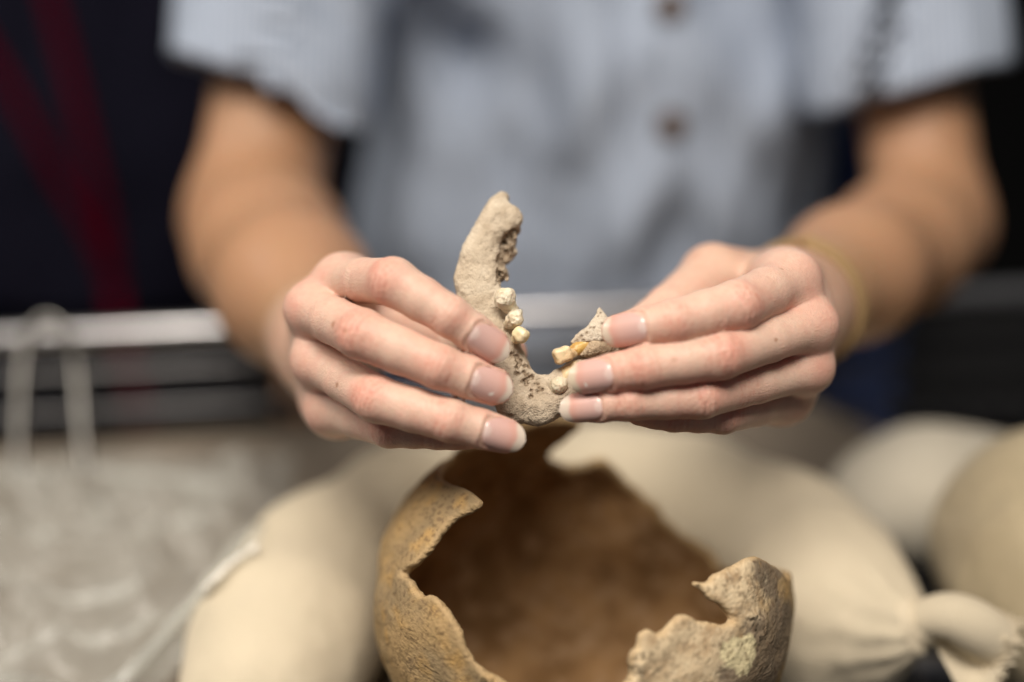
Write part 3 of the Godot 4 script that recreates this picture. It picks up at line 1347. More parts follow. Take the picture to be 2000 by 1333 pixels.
	var fr := ToothField.new()
	for s in [[[1108, 690, 365, 10], [1126, 684, 366, 9]], [[1126, 684, 366, 9], [1162, 670, 367, 8]], [[1128, 676, 366, 6], [1165, 665, 367, 8]]]:
		fr.bone(0, jp(s[0]), jp(s[1]), px(s[0][3], s[0][2]), px(s[1][3], s[1][2]))
	fr.ca = Color(0.62, 0.40, 0.12)
	fr.cb = Color(0.36, 0.17, 0.06)
	fr.cc = Color(0.68, 0.50, 0.22)
	out.frag_root = job_caps(fr, 0.42, 2.0)

	# --- skull
	var sk := SkullField.new()
	sk.c = at(1135, 1170, 407)
	var z := eye(sk.c)
	var x := Vector3.UP.cross(z).normalized()
	sk.ax = Basis(x, z.cross(x), z).transposed()
	sk.rad = Vector3(76.5, 68.0, 72.0)
	var near := [[940, 975], [928, 986], [905, 998], [880, 1008], [850, 1040], [825, 1075], [800, 1105], [776, 1118], [772, 1122], [796, 1132], [806, 1150], [820, 1166], [838, 1162], [852, 1172], [870, 1195], [882, 1215], [895, 1240], [905, 1270], [925, 1300], [950, 1320], [975, 1330], [1000, 1348], [1060, 1372], [1130, 1385], [1190, 1372], [1232, 1335],
		[1229, 1295], [1234, 1277], [1247, 1267], [1245, 1244], [1253, 1232], [1267, 1230], [1281, 1234], [1290, 1242], [1298, 1242], [1304, 1230], [1316, 1216], [1335, 1202], [1353, 1202], [1372, 1215], [1394, 1218], [1415, 1223], [1431, 1222], [1442, 1212], [1431, 1203], [1415, 1185], [1390, 1169], [1374, 1150], [1357, 1142], [1361, 1132], [1376, 1135], [1388, 1136], [1394, 1123], [1415, 1113], [1433, 1107], [1447, 1094], [1470, 1086], [1492, 1093], [1517, 1105], [1536, 1128]]
	var far := [[1490, 1112], [1412, 1108], [1400, 1085], [1370, 1062], [1330, 1040], [1300, 1012], [1260, 970], [1230, 940], [1205, 910], [1185, 893], [1165, 890], [1140, 902], [1105, 905], [1080, 896], [1070, 884], [1082, 866], [1110, 848], [1135, 828], [1110, 814], [1060, 812], [1000, 818], [950, 838], [900, 872], [872, 893]]
	var rim := [[853, 930], [880, 944], [905, 950], [925, 962]]
	var poly := PackedVector2Array()
	for q in near:
		poly.append(on_skull(sk, q, false))
	for q in far:
		poly.append(on_skull(sk, q, true))
	for q in rim:
		poly.append(on_skull(sk, q, false))
	sk.chart(poly)
	sk.rugged.append([on_skull(sk, [1478, 1222], false), 9.0])
	sk.rugged.append([on_skull(sk, [1240, 1300], false), 9.0])
	sk.rugged.append([on_skull(sk, [960, 1330], false), 7.0])
	sk.pale.append([on_skull(sk, [1330, 1290], false), 34.0])
	sk.pale.append([on_skull(sk, [1440, 1150], false), 22.0])
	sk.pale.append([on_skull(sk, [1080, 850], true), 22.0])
	sk.grey.append([on_skull(sk, [1490, 1300], false), 24.0])
	sk.grey.append([on_skull(sk, [1530, 1250], false), 20.0])
	sk.grey.append([on_skull(sk, [1500, 1112], false), 12.0])
	sk.white.append([on_skull(sk, [1445, 1275], false), 7.0])
	sk.white.append([on_skull(sk, [1450, 1300], false), 4.0])
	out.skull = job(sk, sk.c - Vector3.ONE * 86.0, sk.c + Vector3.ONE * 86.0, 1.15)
	jobs[-1].cost = 9
	out.skull_c = sk.c

	# --- cushions
	var cf := CushionField.new()
	cf.floor_y = TABLE + 3.0
	var path := [[520, 1345, 432, 33], [560, 1250, 455, 36], [650, 1130, 495, 38], [800, 1040, 535, 40], [1000, 1005, 555, 42], [1180, 1005, 556, 43], [1340, 1030, 544, 44], [1515, 1108, 506, 43], [1612, 1192, 462, 39]]
	for i in path.size() - 1:
		cf.bone(0, jp(path[i]), jp(path[i + 1]), path[i][3], path[i + 1][3])
	cf.k0 = 14.0
	cf.bone(0, at(1612, 1192, 462), at(1690, 1222, 437), 39.0, 17.0)
	cf.bone(0, at(1690, 1222, 437), at(1745, 1226, 430), 15.0, 9.0)
	cf.knots.append([at(1728, 1225, 430), (at(1745, 1226, 430) - at(1640, 1205, 445)).normalized()])
	out.cushion = job_caps(cf, 3.0, 4.0)
	var cb := CushionField.new()
	cb.floor_y = TABLE + 1.0
	cb.tint = Color(0.47, 0.44, 0.37)
	var p2 := [[1730, 985, 585, 30], [1820, 975, 580, 34], [1960, 985, 575, 34]]
	for i in 2:
		cb.bone(0, jp(p2[i]), jp(p2[i + 1]), p2[i][3], p2[i + 1][3])
	out.cushion_b = job_caps(cb, 4.0, 4.0)
	var cd := CushionField.new()
	cd.floor_y = TABLE + 1.0
	cd.tint = Color(0.47, 0.40, 0.27)
	cd.bone(0, at(2085, 1080, 480), at(2120, 1150, 455), 56.0, 54.0)
	cd.stains.append([at(2004, 1105, 440), 9.0])
	out.cushion_c = job_caps(cd, 4.0, 4.0)

	# --- shirt
	var sf := ClothField.new()
	sf.bone(0, SHOULDER_L + Vector3(10, -12, 0), SHOULDER_R + Vector3(-10, -12, 0), 62.0, 62.0)
	sf.sleeves.append([SHOULDER_L, elbow_l.lerp(SHOULDER_L, 0.22), 62.0, 62.0, Vector3(-0.45, -1.0, 0.25).normalized()])
	sf.sleeves.append([SHOULDER_R, elbow_r.lerp(SHOULDER_R, 0.235), 62.0, 58.0, Vector3(0.24, -1.0, 0.25).normalized()])
	for f in [[[1310, 250, 720], [1130, 560, 750], 24.0, 26.0], [[1310, 250, 720], [1480, 520, 750], 20.0, 24.0], [[1240, 40, 690], [1080, 330, 735], 24.0, 24.0], [[1300, 20, 690], [1560, 330, 740], 20.0, 28.0], [[820, 330, 745], [740, 560, 765], 20.0, 30.0], [[990, 40, 690], [820, 200, 720], -14.0, 52.0], [[960, 220, 720], [960, 480, 750], -18.0, 30.0], [[860, 130, 700], [1010, 160, 705], -16.0, 30.0]]:
		sf.folds.append([jp(f[0]), jp(f[1]), f[2], f[3]])
	out.shirt = job(sf, Vector3(-210, 870, -950), Vector3(330, 1420, -600), 5.5)
	jobs[-1].cost = 7
	# --- trousers and shoes of the person in front
	out.trousers = trousers(62.0, -800.0, 885.0)
	# --- person beside, in dark clothes
	var df := ClothField.new()
	df.cx = -420.0
	df.cz = -1130.0
	df.hw = 200.0
	df.hd = 120.0
	df.top = 1420.0
	df.low = 850.0
	df.famp = 9.0
	df.k0 = 40.0
	for s in [-1.0, 1.0]:
		var sh := Vector3(-420.0 + s * 185.0, 1370, -1130)
		df.bone(0, sh, sh + Vector3(s * 45.0, -290, 20), 64.0, 52.0)
		df.bone(0, sh + Vector3(s * 45.0, -290, 20), sh + Vector3(s * 40.0, -530, 90), 50.0, 40.0)
	df.bone(0, Vector3(-600, 1365, -1130), Vector3(-240, 1365, -1130), 62.0, 62.0)
	df.tint = Color(0.0085, 0.0105, 0.018)
	out.jacket = job(df, Vector3(-760, 800, -1320), Vector3(-80, 1480, -930), 9.0)
	out.trousers_b = trousers(-420.0, -1130.0, 870.0)
	var h := ArmField.new()
	h.k0 = 6.0
	h.k1 = 3.0
	for s in [-1.0, 1.0]:
		var w := Vector3(-420.0 + s * 225.0, 850, -1045)
		var sh := Vector3(-420.0 + s * 185.0, 1370, -1130)
		var el := sh + Vector3(s * 45.0, -290, 20)
		h.bone(0, w, w + Vector3(0, -20, 8), 24.0, 24.0)
		h.bone(0, w + Vector3(0, -20, 8), w + Vector3(0, -95, 22), 22.0, 16.0)
		h.bone(0, w + Vector3(0, -60, 0), w + Vector3(0, -95, 45), 15.0, 12.0)
		h.bone(0, w, el, 24.0, 34.0)
		h.bone(0, el, sh, 36.0, 42.0)
		h.bone(0, sh, Vector3(-420, 1370, -1130), 42.0, 42.0)
	h.bone(0, Vector3(-420, 1370, -1130), Vector3(-420, 1470, -1120), 52.0, 50.0)
	for s in [-1.0, 1.0]:
		var w := Vector3(-420.0 + s * 225.0, 850, -1045)
		for g in 5:
			var a := w + Vector3(-s * 2.0, -95.0, -8.0 + g * 17.0)
			if g == 4:
				h.bone(5, w + Vector3(-s * 8.0, -35, 30), w + Vector3(-s * 20.0, -80, 52), 11.0, 9.0)
				h.bone(5, w + Vector3(-s * 20.0, -80, 52), w + Vector3(-s * 26.0, -108, 50), 9.0, 7.5)
			else:
				h.bone(g + 1, a, a + Vector3(-s * 4.0, -38, 2), 8.8, 8.0)
				h.bone(g + 1, a + Vector3(-s * 4.0, -38, 2), a + Vector3(-s * 16.0, -74 + absf(g - 1.5) * 8.0, 2), 8.0, 6.5)
	out.body_b = job_caps(h, 5.0)

func trousers(cx: float, cz: float, y: float) -> Dictionary:
	var f := ArmField.new()
	f.k0 = 40.0
	for s in [-1.0, 1.0]:
		f.bone(0, Vector3(cx + s * 70.0, y + 10.0, cz), Vector3(cx + s * 80.0, y - 90.0, cz), 98.0, 96.0)
		f.bone(0, Vector3(cx + s * 82.0, y - 100.0, cz), Vector3(cx + s * 85.0, 480, cz + 10.0), 86.0, 62.0)
		f.bone(0, Vector3(cx + s * 85.0, 480, cz + 10.0), Vector3(cx + s * 85.0, 95, cz - 5.0), 62.0, 52.0)
	return job_caps(f, 13.0)

# the place on the map of the skull that is seen at a point of the picture, on the near or the far wall
func on_skull(sk: SkullField, q: Array, far: bool) -> Vector2:
	var o := sk.ax * (CAM - sk.c) / sk.rad
	var dir := sk.ax * (at(q[0], q[1], 400.0) - CAM) / sk.rad
	dir = dir.normalized()
	var b := o.dot(dir)
	var disc := b * b - o.length_squared() + 1.0
	var t := -b + (sqrt(maxf(disc, 0.0)) * (1.0 if far else -1.0))
	var h := (o + dir * t).normalized()
	return sk.uv(sk.c + sk.ax.transposed() * (h * sk.rad))

func box(size: Vector3) -> BoxMesh:
	var b := BoxMesh.new()
	b.size = size * 0.001
	return b

func place_setting() -> void:
	var fl := put("floor", box(Vector3(7000, 40, 5000)), MAT.floor_vinyl, null, Vector3(0, -20, -1200))
	tag(fl, "dark floor under the cart and the people", "floor", "", "structure")
	var bw := put("back_wall", box(Vector3(7000, 3000, 60)), MAT.black_wall, null, Vector3(0, 1500, -3400))
	tag(bw, "dark wall far behind the people", "wall", "", "structure")

	# wire cart: shelf of chrome wires, a fence of four rails at the far side, posts
	var cart := thing("wire_cart", "chrome wire cart with a fence of thick rails along its far edge", "cart", Vector3(50, 0, -560))
	var rail_a := Vector3(-360, 0, -612)
	var rail_b := Vector3(520, 0, -725)
	var ys := [972.0, 946.0, 920.0, 893.0]
	for k in 4:
		var a := rail_a + Vector3(0, ys[k], 0)
		var b := rail_b + Vector3(0, ys[k], 0)
		var r := 6.5 if k == 0 else 4.2
		put("rail", meshed([tube([a, a.lerp(b, 0.5), b], [r], 20)], a), MAT.chrome if k == 0 else MAT.shaded_chrome, cart, a)
	for e in [rail_a, rail_b, Vector3(-360, 0, -250), Vector3(520, 0, -250)]:
		var hi := 985.0 if e.z < -400.0 else 905.0
		put("post", meshed([tube([e + Vector3(0, 40, 0), e + Vector3(0, hi, 0)], [12.0], 16)], e), MAT.chrome, cart, e)
		put("caster", meshed([tube([e + Vector3(-11, 30, 0), e + Vector3(11, 30, 0)], [30.0], 20, 1.0, Vector3.UP)], e), MAT.shoe_black, cart, e)
	for z in [-252.0, -420.0, -590.0]:
		var a := Vector3(-360, TABLE - 11.0, z)
		put("crossbar", meshed([tube([a, Vector3(520, TABLE - 11.0, z)], [5.0], 12)], a), MAT.chrome, cart, a)
	for k in 35:
		var x := -345.0 + k * 25.0
		var t := (x + 360.0) / 880.0
		var a := Vector3(x, TABLE - 3.5, -250)
		put("shelf_wire", meshed([tube([a, Vector3(x, TABLE - 3.5, lerpf(-612, -725, t))], [2.6], 8)], a), MAT.shaded_chrome, cart, a)
	# the wire hoop that stands before the rails
	var hoop := []
	for q in [[34, 925, 590], [36, 840, 596], [42, 720, 604], [56, 660, 608], [92, 624, 611], [130, 656, 611], [148, 720, 610], [158, 840, 602], [166, 925, 596]]:
		hoop.append(jp(q))
	var hb: Vector3 = hoop[0]
	put("hoop", meshed([tube(curve(hoop), [3.2], 12)], hb), MAT.hoop_steel, cart, hb)

	# a blue cloth and dark shapes behind
	var bc := at(1680, 560, 940)
	var pts := []
	for i in 15:
		pts.append(Vector3(bc.x + 6.0 * sin(i * 0.9), 1330.0 - i * 40.0, bc.z + 5.0 * cos(i * 1.3)))
	var o := put("hanging_cloth", meshed([tube(pts, [30.0, 33.0, 31.0, 34.0, 36.0, 38.0, 36.0, 40.0, 42.0, 44.0, 43.0, 46.0, 48.0, 48.0, 50.0], 24, 0.3, Vector3(0, 0, 1))], bc), MAT.blue_cloth, null, bc)
	tag(o, "blue strip of cloth hanging behind the bent arm with the wristband", "cloth")

	# paper liner on the shelf
	var lb := Vector3(-20, TABLE, -560)
	var pl := []
	var st := SurfaceTool.new()
	st.begin(Mesh.PRIMITIVE_TRIANGLES)
	var nz := FastNoiseLite.new()
	nz.frequency = 0.02
	nz.seed = 71
	var n := 60
	for j in n + 1:
		for i in n + 1:
			var u := float(i) / n
			var w := float(j) / n
			var x := lerpf(-352, lerpf(330, 190, w), u)
			var front := lerpf(-255, -300, u) if u < 0.55 else lerpf(-300, -500, smoothstep(0.55, 0.72, u))
			var z := lerpf(front, lerpf(-604, -690, u), w)
			st.set_uv(Vector2(u, w))
			st.add_vertex(Vector3(x - lb.x, 1.5 + 1.2 * nz.get_noise_2d(x, z) + 1.2, z - lb.z) * 0.001)
	for j in n:
		for i in n:
			var a := j * (n + 1) + i
			for q in [a, a + n + 1, a + 1, a + 1, a + n + 1, a + n + 2]:
				st.add_index(q)
	st.generate_normals()
	var ln := put("paper_liner", st.commit(), MAT.liner_paper, null, lb)
	tag(ln, "grey brown paper sheet lining the wire shelf under the cushions", "liner paper")

	# box of blue on the floor shelf, seen between the wires
	var bb := Vector3(235, 300, -520)
	var bx := put("storage_box", box(Vector3(300, 220, 260)), MAT.blue_cloth, null, bb)
	tag(bx, "blue box standing below the wire shelf", "box")

func place_people() -> void:
	var base := Vector3(62, 0, -800)
	var p := thing("person", "person in a pale blue striped short sleeved shirt holding the jaw bone in both hands", "person", base)
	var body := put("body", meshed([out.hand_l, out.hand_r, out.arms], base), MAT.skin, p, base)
	for k in nails.size():
		var q: Array = nails[k]
		var parts := [nail_mesh(q[0], q[1], q[2], q[3], q[4], q[5], q[6])]
		if q[7] == 1:
			parts.append(fleck(q[0], q[1], -1.6, 2.6, Vector2(0.9, 0.38), -0.7))
		if q[7] == 4:
			parts.append(fleck(q[0], q[1], -0.4, -2.2, Vector2(0.75, 0.32), 1.2))
		put("fingernail", meshed(parts, q[0][0]), MAT.nail, p, q[0][0])
	var sb := Vector3(62, 1100, -760)
	var shirt := put("shirt", meshed([out.shirt], sb), MAT.striped_cotton, p, sb)
	for q in [[1308, 12, 0], [1310, 245, 0]]:
		var hit := surface_at(q[0], q[1])
		var to := Vector3(0, 0.25, 1).normalized()
		var bm := tube([hit, hit + to * 1.0, hit + to * 2.4, hit + to * 3.0], [9.0, 9.5, 9.3, 7.6], 20)
		put("button", meshed([bm], hit), MAT.button_brown, shirt, hit)
	var tb := Vector3(62, 880, -800)
	put("trousers", meshed([out.trousers], tb), MAT.denim, p, tb)
	shoes(p, 62.0, -800.0)

	var base2 := Vector3(-420, 0, -1130)
	var d := thing("person", "person in black and navy clothes standing beside, wearing a dark red neck strap", "person", base2)
	put("body", meshed([out.body_b], base2), MAT.skin, d, base2)
	put("jacket", meshed([out.jacket], base2), MAT.dark_cloth_v, d, base2)
	put("trousers", meshed([out.trousers_b], base2), MAT.dark_cloth, d, base2)
	shoes(d, -420.0, -1130.0)

# the first point of a net along a line of sight
func hit(v: PackedVector3Array, x: float, y: float, otherwise: float, near: float, lift: float) -> Vector3:
	var sight := (at(x, y, 100.0) - CAM).normalized()
	var found := 1e9
	for s in v:
		var q: Vector3 = s - CAM
		var t := q.dot(sight)
		if t < found and (q - sight * t).length() < near:
			found = t
	return CAM + sight * (found - lift) if found < 1e8 else at(x, y, otherwise)

func surface_at(x: float, y: float) -> Vector3:
	# the front of the shirt along a line of sight
	var best := 0.0
	var far := 680.0
	var dir := at(x, y, 100.0) - CAM
	dir = dir.normalized()
	var found := 1e9
	for v in out.shirt.v:
		var q: Vector3 = v - CAM
		var t := q.dot(dir)
		if (q - dir * t).length() < 9.0 and t < found:
			found = t
	return CAM + dir * (found if found < 1e8 else 720.0)

func shoes(p: Node3D, cx: float, cz: float) -> void:
	for s in [-1.0, 1.0]:
		var a := Vector3(cx + s * 85.0, 40, cz - 55.0)
		var pts := [a, a + Vector3(0, 4, 50), a + Vector3(s * 4.0, -2, 120), a + Vector3(s * 8.0, -8, 190), a + Vector3(s * 9.0, -12, 215)]
		put("shoe", meshed([tube(curve(pts), [34.0, 36.0, 38.0, 39.0, 40.0, 41.0, 42.0, 42.0, 43.0, 44.0, 45.0, 46.0, 46.0, 46.0, 46.0, 46.0, 45.0, 44.0, 43.0, 42.0, 41.0, 40.0, 39.0, 38.0, 37.0, 36.0, 34.0, 32.0, 30.0, 28.0, 25.0, 22.0, 15.0], 20, 0.85)], a), MAT.shoe_black, p, a)

func place_finds() -> void:
	var jb := at(1000, 640, 366)
	var jaw := thing("jaw_bone", "dusty beige half of a jaw bone with teeth held between the fingertips of both hands", "bone", jb)
	put("bone", meshed([out.jaw], jb), MAT.dusty_bone, jaw, jb)
	for t in out.teeth:
		put("tooth", meshed([t], jb), MAT.enamel, jaw, jb)
	var fb := at(1150, 660, 367)
	var fr := thing("jaw_fragment", "small pointed jaw fragment with one long rooted tooth pinched in the hand with the wristband", "bone", fb)
	put("bone", meshed([out.frag], fb), MAT.dusty_bone, fr, fb)
	put("bone_edge", meshed([out.frag_low], fb), MAT.dusty_bone, fr, fb)
	put("tooth", meshed([out.frag_tooth], fb), MAT.enamel, fr, fb)
	put("tooth_root", meshed([out.frag_root], fb), MAT.enamel, fr, fb)
	var sb: Vector3 = out.skull_c + Vector3(0, -70, 0)
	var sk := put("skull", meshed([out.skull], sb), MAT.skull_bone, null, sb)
	tag(sk, "brown broken skull with a large ragged opening resting before the cream cushion", "skull")
	var cb := at(1300, 1030, 540)
	cb.y = TABLE
	var cu := thing("sandbag_cushion", "long cream stockinette cushion curved round the skull with a knotted end", "cushion", cb, "sand filled cushions on the cart")
	put("filled_tube", meshed([out.cushion], cb), MAT.stockinette, cu, cb)
	# the knot: a band of cloth tied round the neck
	var kc := at(1764, 1224, 428)
	var ka := (at(1800, 1218, 424) - at(1735, 1226, 430)).normalized()
	var ku := ka.cross(Vector3.UP).normalized()
	var kv := ka.cross(ku)
	var ring := []
	for i in 29:
		var a := TAU * i / 28.0 * 1.04
		ring.append(kc + ku * cos(a) * 6.0 + kv * sin(a) * 7.0 + ka * (2.0 * sin(a * 1.5)))
	var core := tube([kc - ka * 11.0, kc - ka * 5.0, kc, kc + ka * 7.0, kc + ka * 12.0], [7.5, 10.0, 11.0, 9.5, 8.0], 20)
	put("knot", meshed([tube(ring, [6.2], 14, 1.0, ka), core], kc), MAT.cream_thread, cu, kc)
	# the loose end: a tube of cloth with a frayed mouth that folds over
	put("loose_end", meshed([loose_end()], kc), MAT.stockinette, cu, kc)
	put("flap", meshed([flap()], kc), MAT.stockinette, cu, kc)
	var strands := []
	var rng := RandomNumberGenerator.new()
	rng.seed = 17
	for i in mouth.size():
		for k in 2:
			var a: Vector3 = mouth[i] + Vector3(rng.randf_range(-0.6, 0.6), rng.randf_range(-0.6, 0.6), rng.randf_range(-0.6, 0.6))
			var b: Vector3 = a + Vector3(rng.randf_range(-1.5, 3.2), rng.randf_range(-1.2, 2.2), rng.randf_range(-2, 2))
			var c: Vector3 = b + Vector3(rng.randf_range(-2.0, 2.0), rng.randf_range(-2.0, 1.2), rng.randf_range(-1.5, 1.5))
			strands.append(tube([a, b, c], [0.5, 0.42, 0.3], 5))
	var fr2 := put("frayed_threads", meshed(strands, kc), MAT.cream_thread, cu, kc)
	tag(fr2, "", "", "", "stuff")
	var b2 := at(1820, 980, 585)
	b2.y = TABLE
	var q := put("sandbag_cushion", meshed([out.cushion_b], b2), MAT.stockinette, null, b2)
	tag(q, "pale grey cushion lying behind the knotted end of the cream cushion", "cushion", "sand filled cushions on the cart")
	var b3 := at(2085, 1080, 480)
	b3.y = TABLE
	q = put("sandbag_cushion", meshed([out.cushion_c], b3), MAT.stockinette, null, b3)
	tag(q, "tan cushion with a small brown stain beside the frayed cloth end", "cushion", "sand filled cushions on the cart")

var mouth := []

func loose_end() -> Dictionary:
	var v := PackedVector3Array()
	var n := PackedVector3Array()
	var c := PackedColorArray()
	var ii := PackedInt32Array()
	var path := curve([at(1786, 1220, 425), at(1815, 1208, 421), at(1858, 1206, 416), at(1902, 1226, 415), at(1938, 1252, 418)], 6)
	var S := 40
	var M := path.size()
	var nz := FastNoiseLite.new()
	nz.frequency = 0.09
	nz.seed = 13
	for side in 2:
		for i in M:
			var t := float(i) / (M - 1)
			var dir: Vector3 = (path[mini(i + 1, M - 1)] - path[maxi(i - 1, 0)]).normalized()
			var to := eye(path[i])
			var u := (to - dir * to.dot(dir)).normalized()
			var w := dir.cross(u)
			var ra := lerpf(7.0, 9.5, smoothstep(0.0, 0.45, t)) - (0.8 if side else 0.0)
			var rb := lerpf(6.5, 10.5, smoothstep(0.0, 0.8, t)) - (0.8 if side else 0.0)
			for s in S:
				var a := TAU * s / S
				var pleat := 1.0 + 0.05 * sin(a * 9.0) * (1.0 - 0.5 * t)
				var p: Vector3 = path[i] + u * cos(a) * ra * pleat + w * sin(a) * rb * pleat
				if i == M - 1:
					p += dir * (2.2 * nz.get_noise_1d(s * 4.0) + (1.6 if s % 3 == 0 else 0.0))
				v.append(p)
				var m := (u * cos(a) + w * sin(a)).normalized()
				n.append(-m if side else m)
				c.append(Color(0.61, 0.54, 0.41))
				if side == 0 and i == M - 1:
					mouth.append(p)
	for side in 2:
		for i in M - 1:
			for s in S:
				var a := side * M * S + i * S + s
				var b := side * M * S + i * S + (s + 1) % S
				ii.append_array([a, a + S, b, b, a + S, b + S])
	# crumpled cloth inside the mouth
	var k := v.size()
	var ci: Vector3 = path[M - 3]
	v.append(ci)
	n.append(eye(ci))
	c.append(Color(0.61, 0.54, 0.41))
	for s in S:
		v.append(v[(M - 3) * S + s].lerp(ci, 0.06))
		n.append(eye(ci))
		c.append(Color(0.61, 0.54, 0.41))
	for s in S:
		ii.append_array([k, k + 1 + s, k + 1 + (s + 1) % S])
	return {"v": v, "n": n, "c": c, "i": ii}

# the lower lip of the loose end hanging down
func flap() -> Dictionary:
	var v := PackedVector3Array()
	var n := PackedVector3Array()
	var c := PackedColorArray()
	var ii := PackedInt32Array()
	var a0 := [at(1822, 1248, 420), at(1842, 1290, 416), at(1872, 1345, 410), at(1905, 1400, 406)]
	var a1 := [at(1960, 1250, 408), at(1966, 1285, 408), at(1944, 1340, 404), at(1930, 1400, 402)]
	var U := 24
	var L := curve(a0, 6)
	var R := curve(a1, 6)
	for side in 2:
		for j in L.size():
			for i in U + 1:
				var t := float(i) / U
				var p: Vector3 = L[j].lerp(R[j], t)
				p += eye(p) * (-9.0 * sin(PI * t) * (1.0 - 0.5 * float(j) / L.size()) - (1.0 if side else 0.0))
				if i == U:
					p += Vector3(0.9 * sin(j * 2.3), 0.8 * cos(j * 3.1), 0)
					if side == 0:
						mouth.append(p)
				v.append(p)
				var m := (eye(p) + Vector3(cos(PI * t) * 0.6, 0.1, 0)).normalized()
				n.append(-m if side else m)
				c.append(Color(0.61, 0.54, 0.41))
	var st := L.size() * (U + 1)
	for side in 2:
		for j in L.size() - 1:
			for i in U:
				var a := side * st + j * (U + 1) + i
				ii.append_array([a, a + 1, a + U + 1, a + 1, a + U + 2, a + U + 1])
	return {"v": v, "n": n, "c": c, "i": ii}

# the height of what lies at (x, z), smoothed over a hand's breadth of cells
func smooth_top(hgt: Dictionary, x: float, z: float) -> float:
	var sum := 0.0
	var wt := 0.0
	var ix := floori(x / 4.0)
	var iz := floori(z / 4.0)
	for dx in range(-3, 4):
		for dz in range(-3, 4):
			var w := exp(-((ix + dx + 0.5 - x / 4.0) ** 2 + (iz + dz + 0.5 - z / 4.0) ** 2) / 5.0)
			sum += w * maxf(hgt.get(Vector2i(ix + dx, iz + dz), TABLE), TABLE)
			wt += w
	return sum / wt

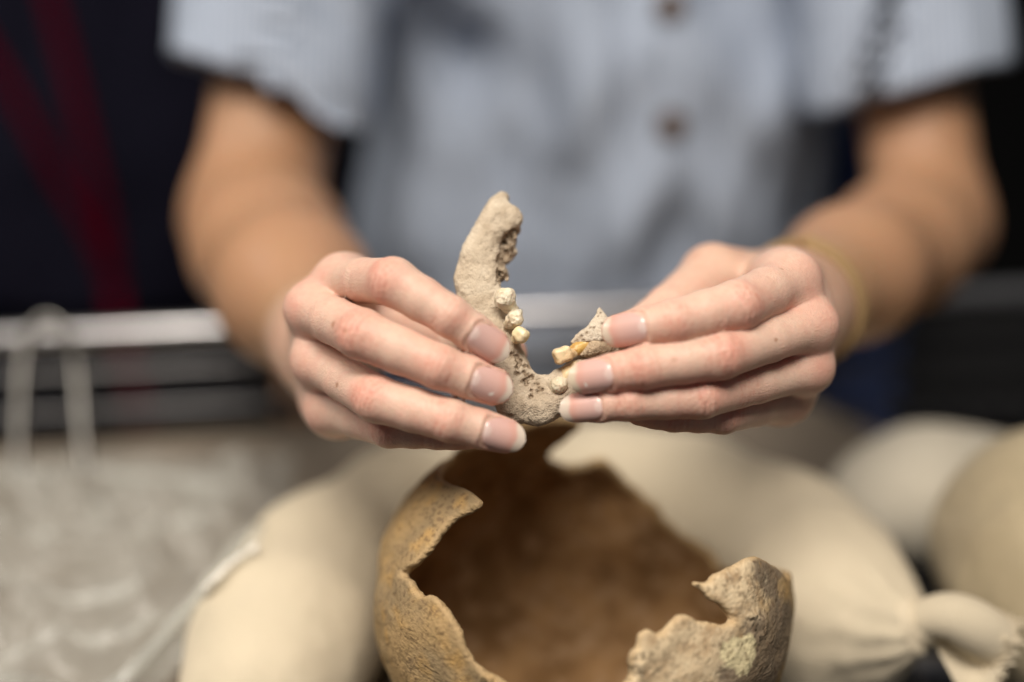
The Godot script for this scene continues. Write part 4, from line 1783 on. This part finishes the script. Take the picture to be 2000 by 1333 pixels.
func place_small() -> void:
	# hair tie on the wrist
	var dir := (elbow_r - wrist_r).normalized()
	var hc := wrist_r + dir * 13.0
	var u := dir.cross(Vector3.UP).normalized()
	var w := dir.cross(u)
	var ring := []
	for i in 49:
		var a := TAU * i / 48.0
		ring.append(hc + (u * cos(a) + w * sin(a)) * (25.3 + 0.4 * sin(a * 3.0)) + dir * 1.6 * sin(a + 0.6))
	var o := put("wristband", meshed([tube(ring, [3.8], 14, 0.55, u)], hc), MAT.hair_tie_tan, null, hc)
	tag(o, "thin olive tan elastic band worn round the wrist", "wristband")
	# lanyard of the person beside
	var lb := at(215, 520, 985)
	var strands := [[[80, -60, 1010], [120, 80, 1003], [170, 280, 998], [205, 430, 993], [218, 520, 990]], [[-70, 20, 1012], [30, 190, 1004], [110, 340, 997], [180, 460, 992], [212, 540, 990]], [[214, 500, 989], [224, 580, 990], [238, 660, 992], [262, 760, 994], [275, 830, 996]]]
	var ln := thing("lanyard", "dark red neck strap hanging on the black clothes of the person beside", "lanyard", lb)
	for k in 3:
		var pts := []
		for q in strands[k]:
			pts.append(hit(out.jacket.v, q[0], q[1], q[2], 9.0, 5.0))
		put("strap" if k < 2 else "tail", meshed([tube(curve(pts), [6.5 if k < 2 else 8.0], 14, 0.22, Vector3(0, 0.2, 1).normalized())], lb), MAT.lanyard_red, ln, lb)
	# clear plastic bag over the paper and the cushion's left end
	var bb := Vector3(-180, TABLE, -480)
	var nz := FastNoiseLite.new()
	nz.frequency = 0.0125
	nz.seed = 77
	nz.fractal_type = FastNoiseLite.FRACTAL_RIDGED
	nz.fractal_octaves = 2
	var cu: Dictionary = out.cushion
	var n := 130
	var hgt := {}
	for p in cu.v:
		var k := Vector2i(floori(p.x / 4.0), floori(p.z / 4.0))
		hgt[k] = maxf(hgt.get(k, 0.0), p.y)
	# where the folded edge lies: over the paper, then up on the cushion
	var edge_pts := []
	for q in [[225, 1365], [262, 1310], [330, 1240], [400, 1165], [450, 1112], [500, 1080]]:
		var sight := (at(q[0], q[1], 100.0) - CAM).normalized()
		var t := 380.0
		while t < 640.0:
			var p := CAM + sight * t
			if p.y < maxf(smooth_top(hgt, p.x, p.z) + 2.5, TABLE + 16.0):
				break
			t += 0.5
		edge_pts.append(CAM + sight * t)
	var line := curve(edge_pts, 14)
	var st := SurfaceTool.new()
	st.begin(Mesh.PRIMITIVE_TRIANGLES)
	for j in n + 1:
		for i in n + 1:
			var fu := float(i) / n
			var fv := float(j) / n
			var z := lerpf(-300, -590, fv)
			var xe: float = line[0].x
			var ye: float = line[0].y
			for k in line.size() - 1:
				if line[k].z >= z and line[k + 1].z < z:
					var f: float = inverse_lerp(line[k].z, line[k + 1].z, z)
					xe = lerpf(line[k].x, line[k + 1].x, f)
					ye = lerpf(line[k].y, line[k + 1].y, f)
			if z < line[-1].z:
				var f := smoothstep(line[-1].z, -590.0, z)
				xe = lerpf(line[-1].x, -130.0, f)
				ye = lerpf(line[-1].y, TABLE + 8.0, smoothstep(0.0, 0.35, f))
			var x := lerpf(-345, xe, fu)
			var r := nz.get_noise_2d(x, z)
			var edge := smoothstep(1.0, 0.88, fv)
			var y := TABLE + 6.0 + (19.0 * maxf(r + 0.4, 0.0) + 3.2 * nz.get_noise_2d(x * 2.3 + 300.0, z * 2.3)) * edge
			y += 34.0 * smoothstep(-200, -345, x) * smoothstep(0.97, 0.6, fv)
			y = maxf(y, smooth_top(hgt, x, z) + 1.2)
			y = lerpf(y, ye, smoothstep(0.86, 1.0, fu))
			st.add_vertex(Vector3(x - bb.x, y - bb.y, z - bb.z) * 0.001)
	for j in n:
		for i in n:
			var a := j * (n + 1) + i
			for q in [a, a + 1, a + n + 1, a + 1, a + n + 2, a + n + 1]:
				st.add_index(q)
	st.generate_normals()
	var bag := thing("plastic_bag", "crumpled clear plastic bag spread over the grey paper, with a glint painted white along its folded edge", "plastic bag", bb)
	put("sheet", st.commit(), MAT.clear_plastic, bag, bb)
	var fp := line.slice(8)
	var rr := []
	for i in fp.size():
		fp[i] += Vector3(0.5 * sin(i * 1.7), 2.2 + 0.6 * sin(i * 2.9), 0.5 * cos(i * 2.1))
		rr.append(0.35 + 1.5 * maxf(0.0, 0.5 + nz.get_noise_1d(i * 9.0)) * (0.7 + 0.3 * sin(i * 2.3)))  # uneven width breaks up the painted glint
	put("folded_edge_glint", meshed([tube(fp, rr, 10)], bb), MAT.fold_glint, bag, bb)
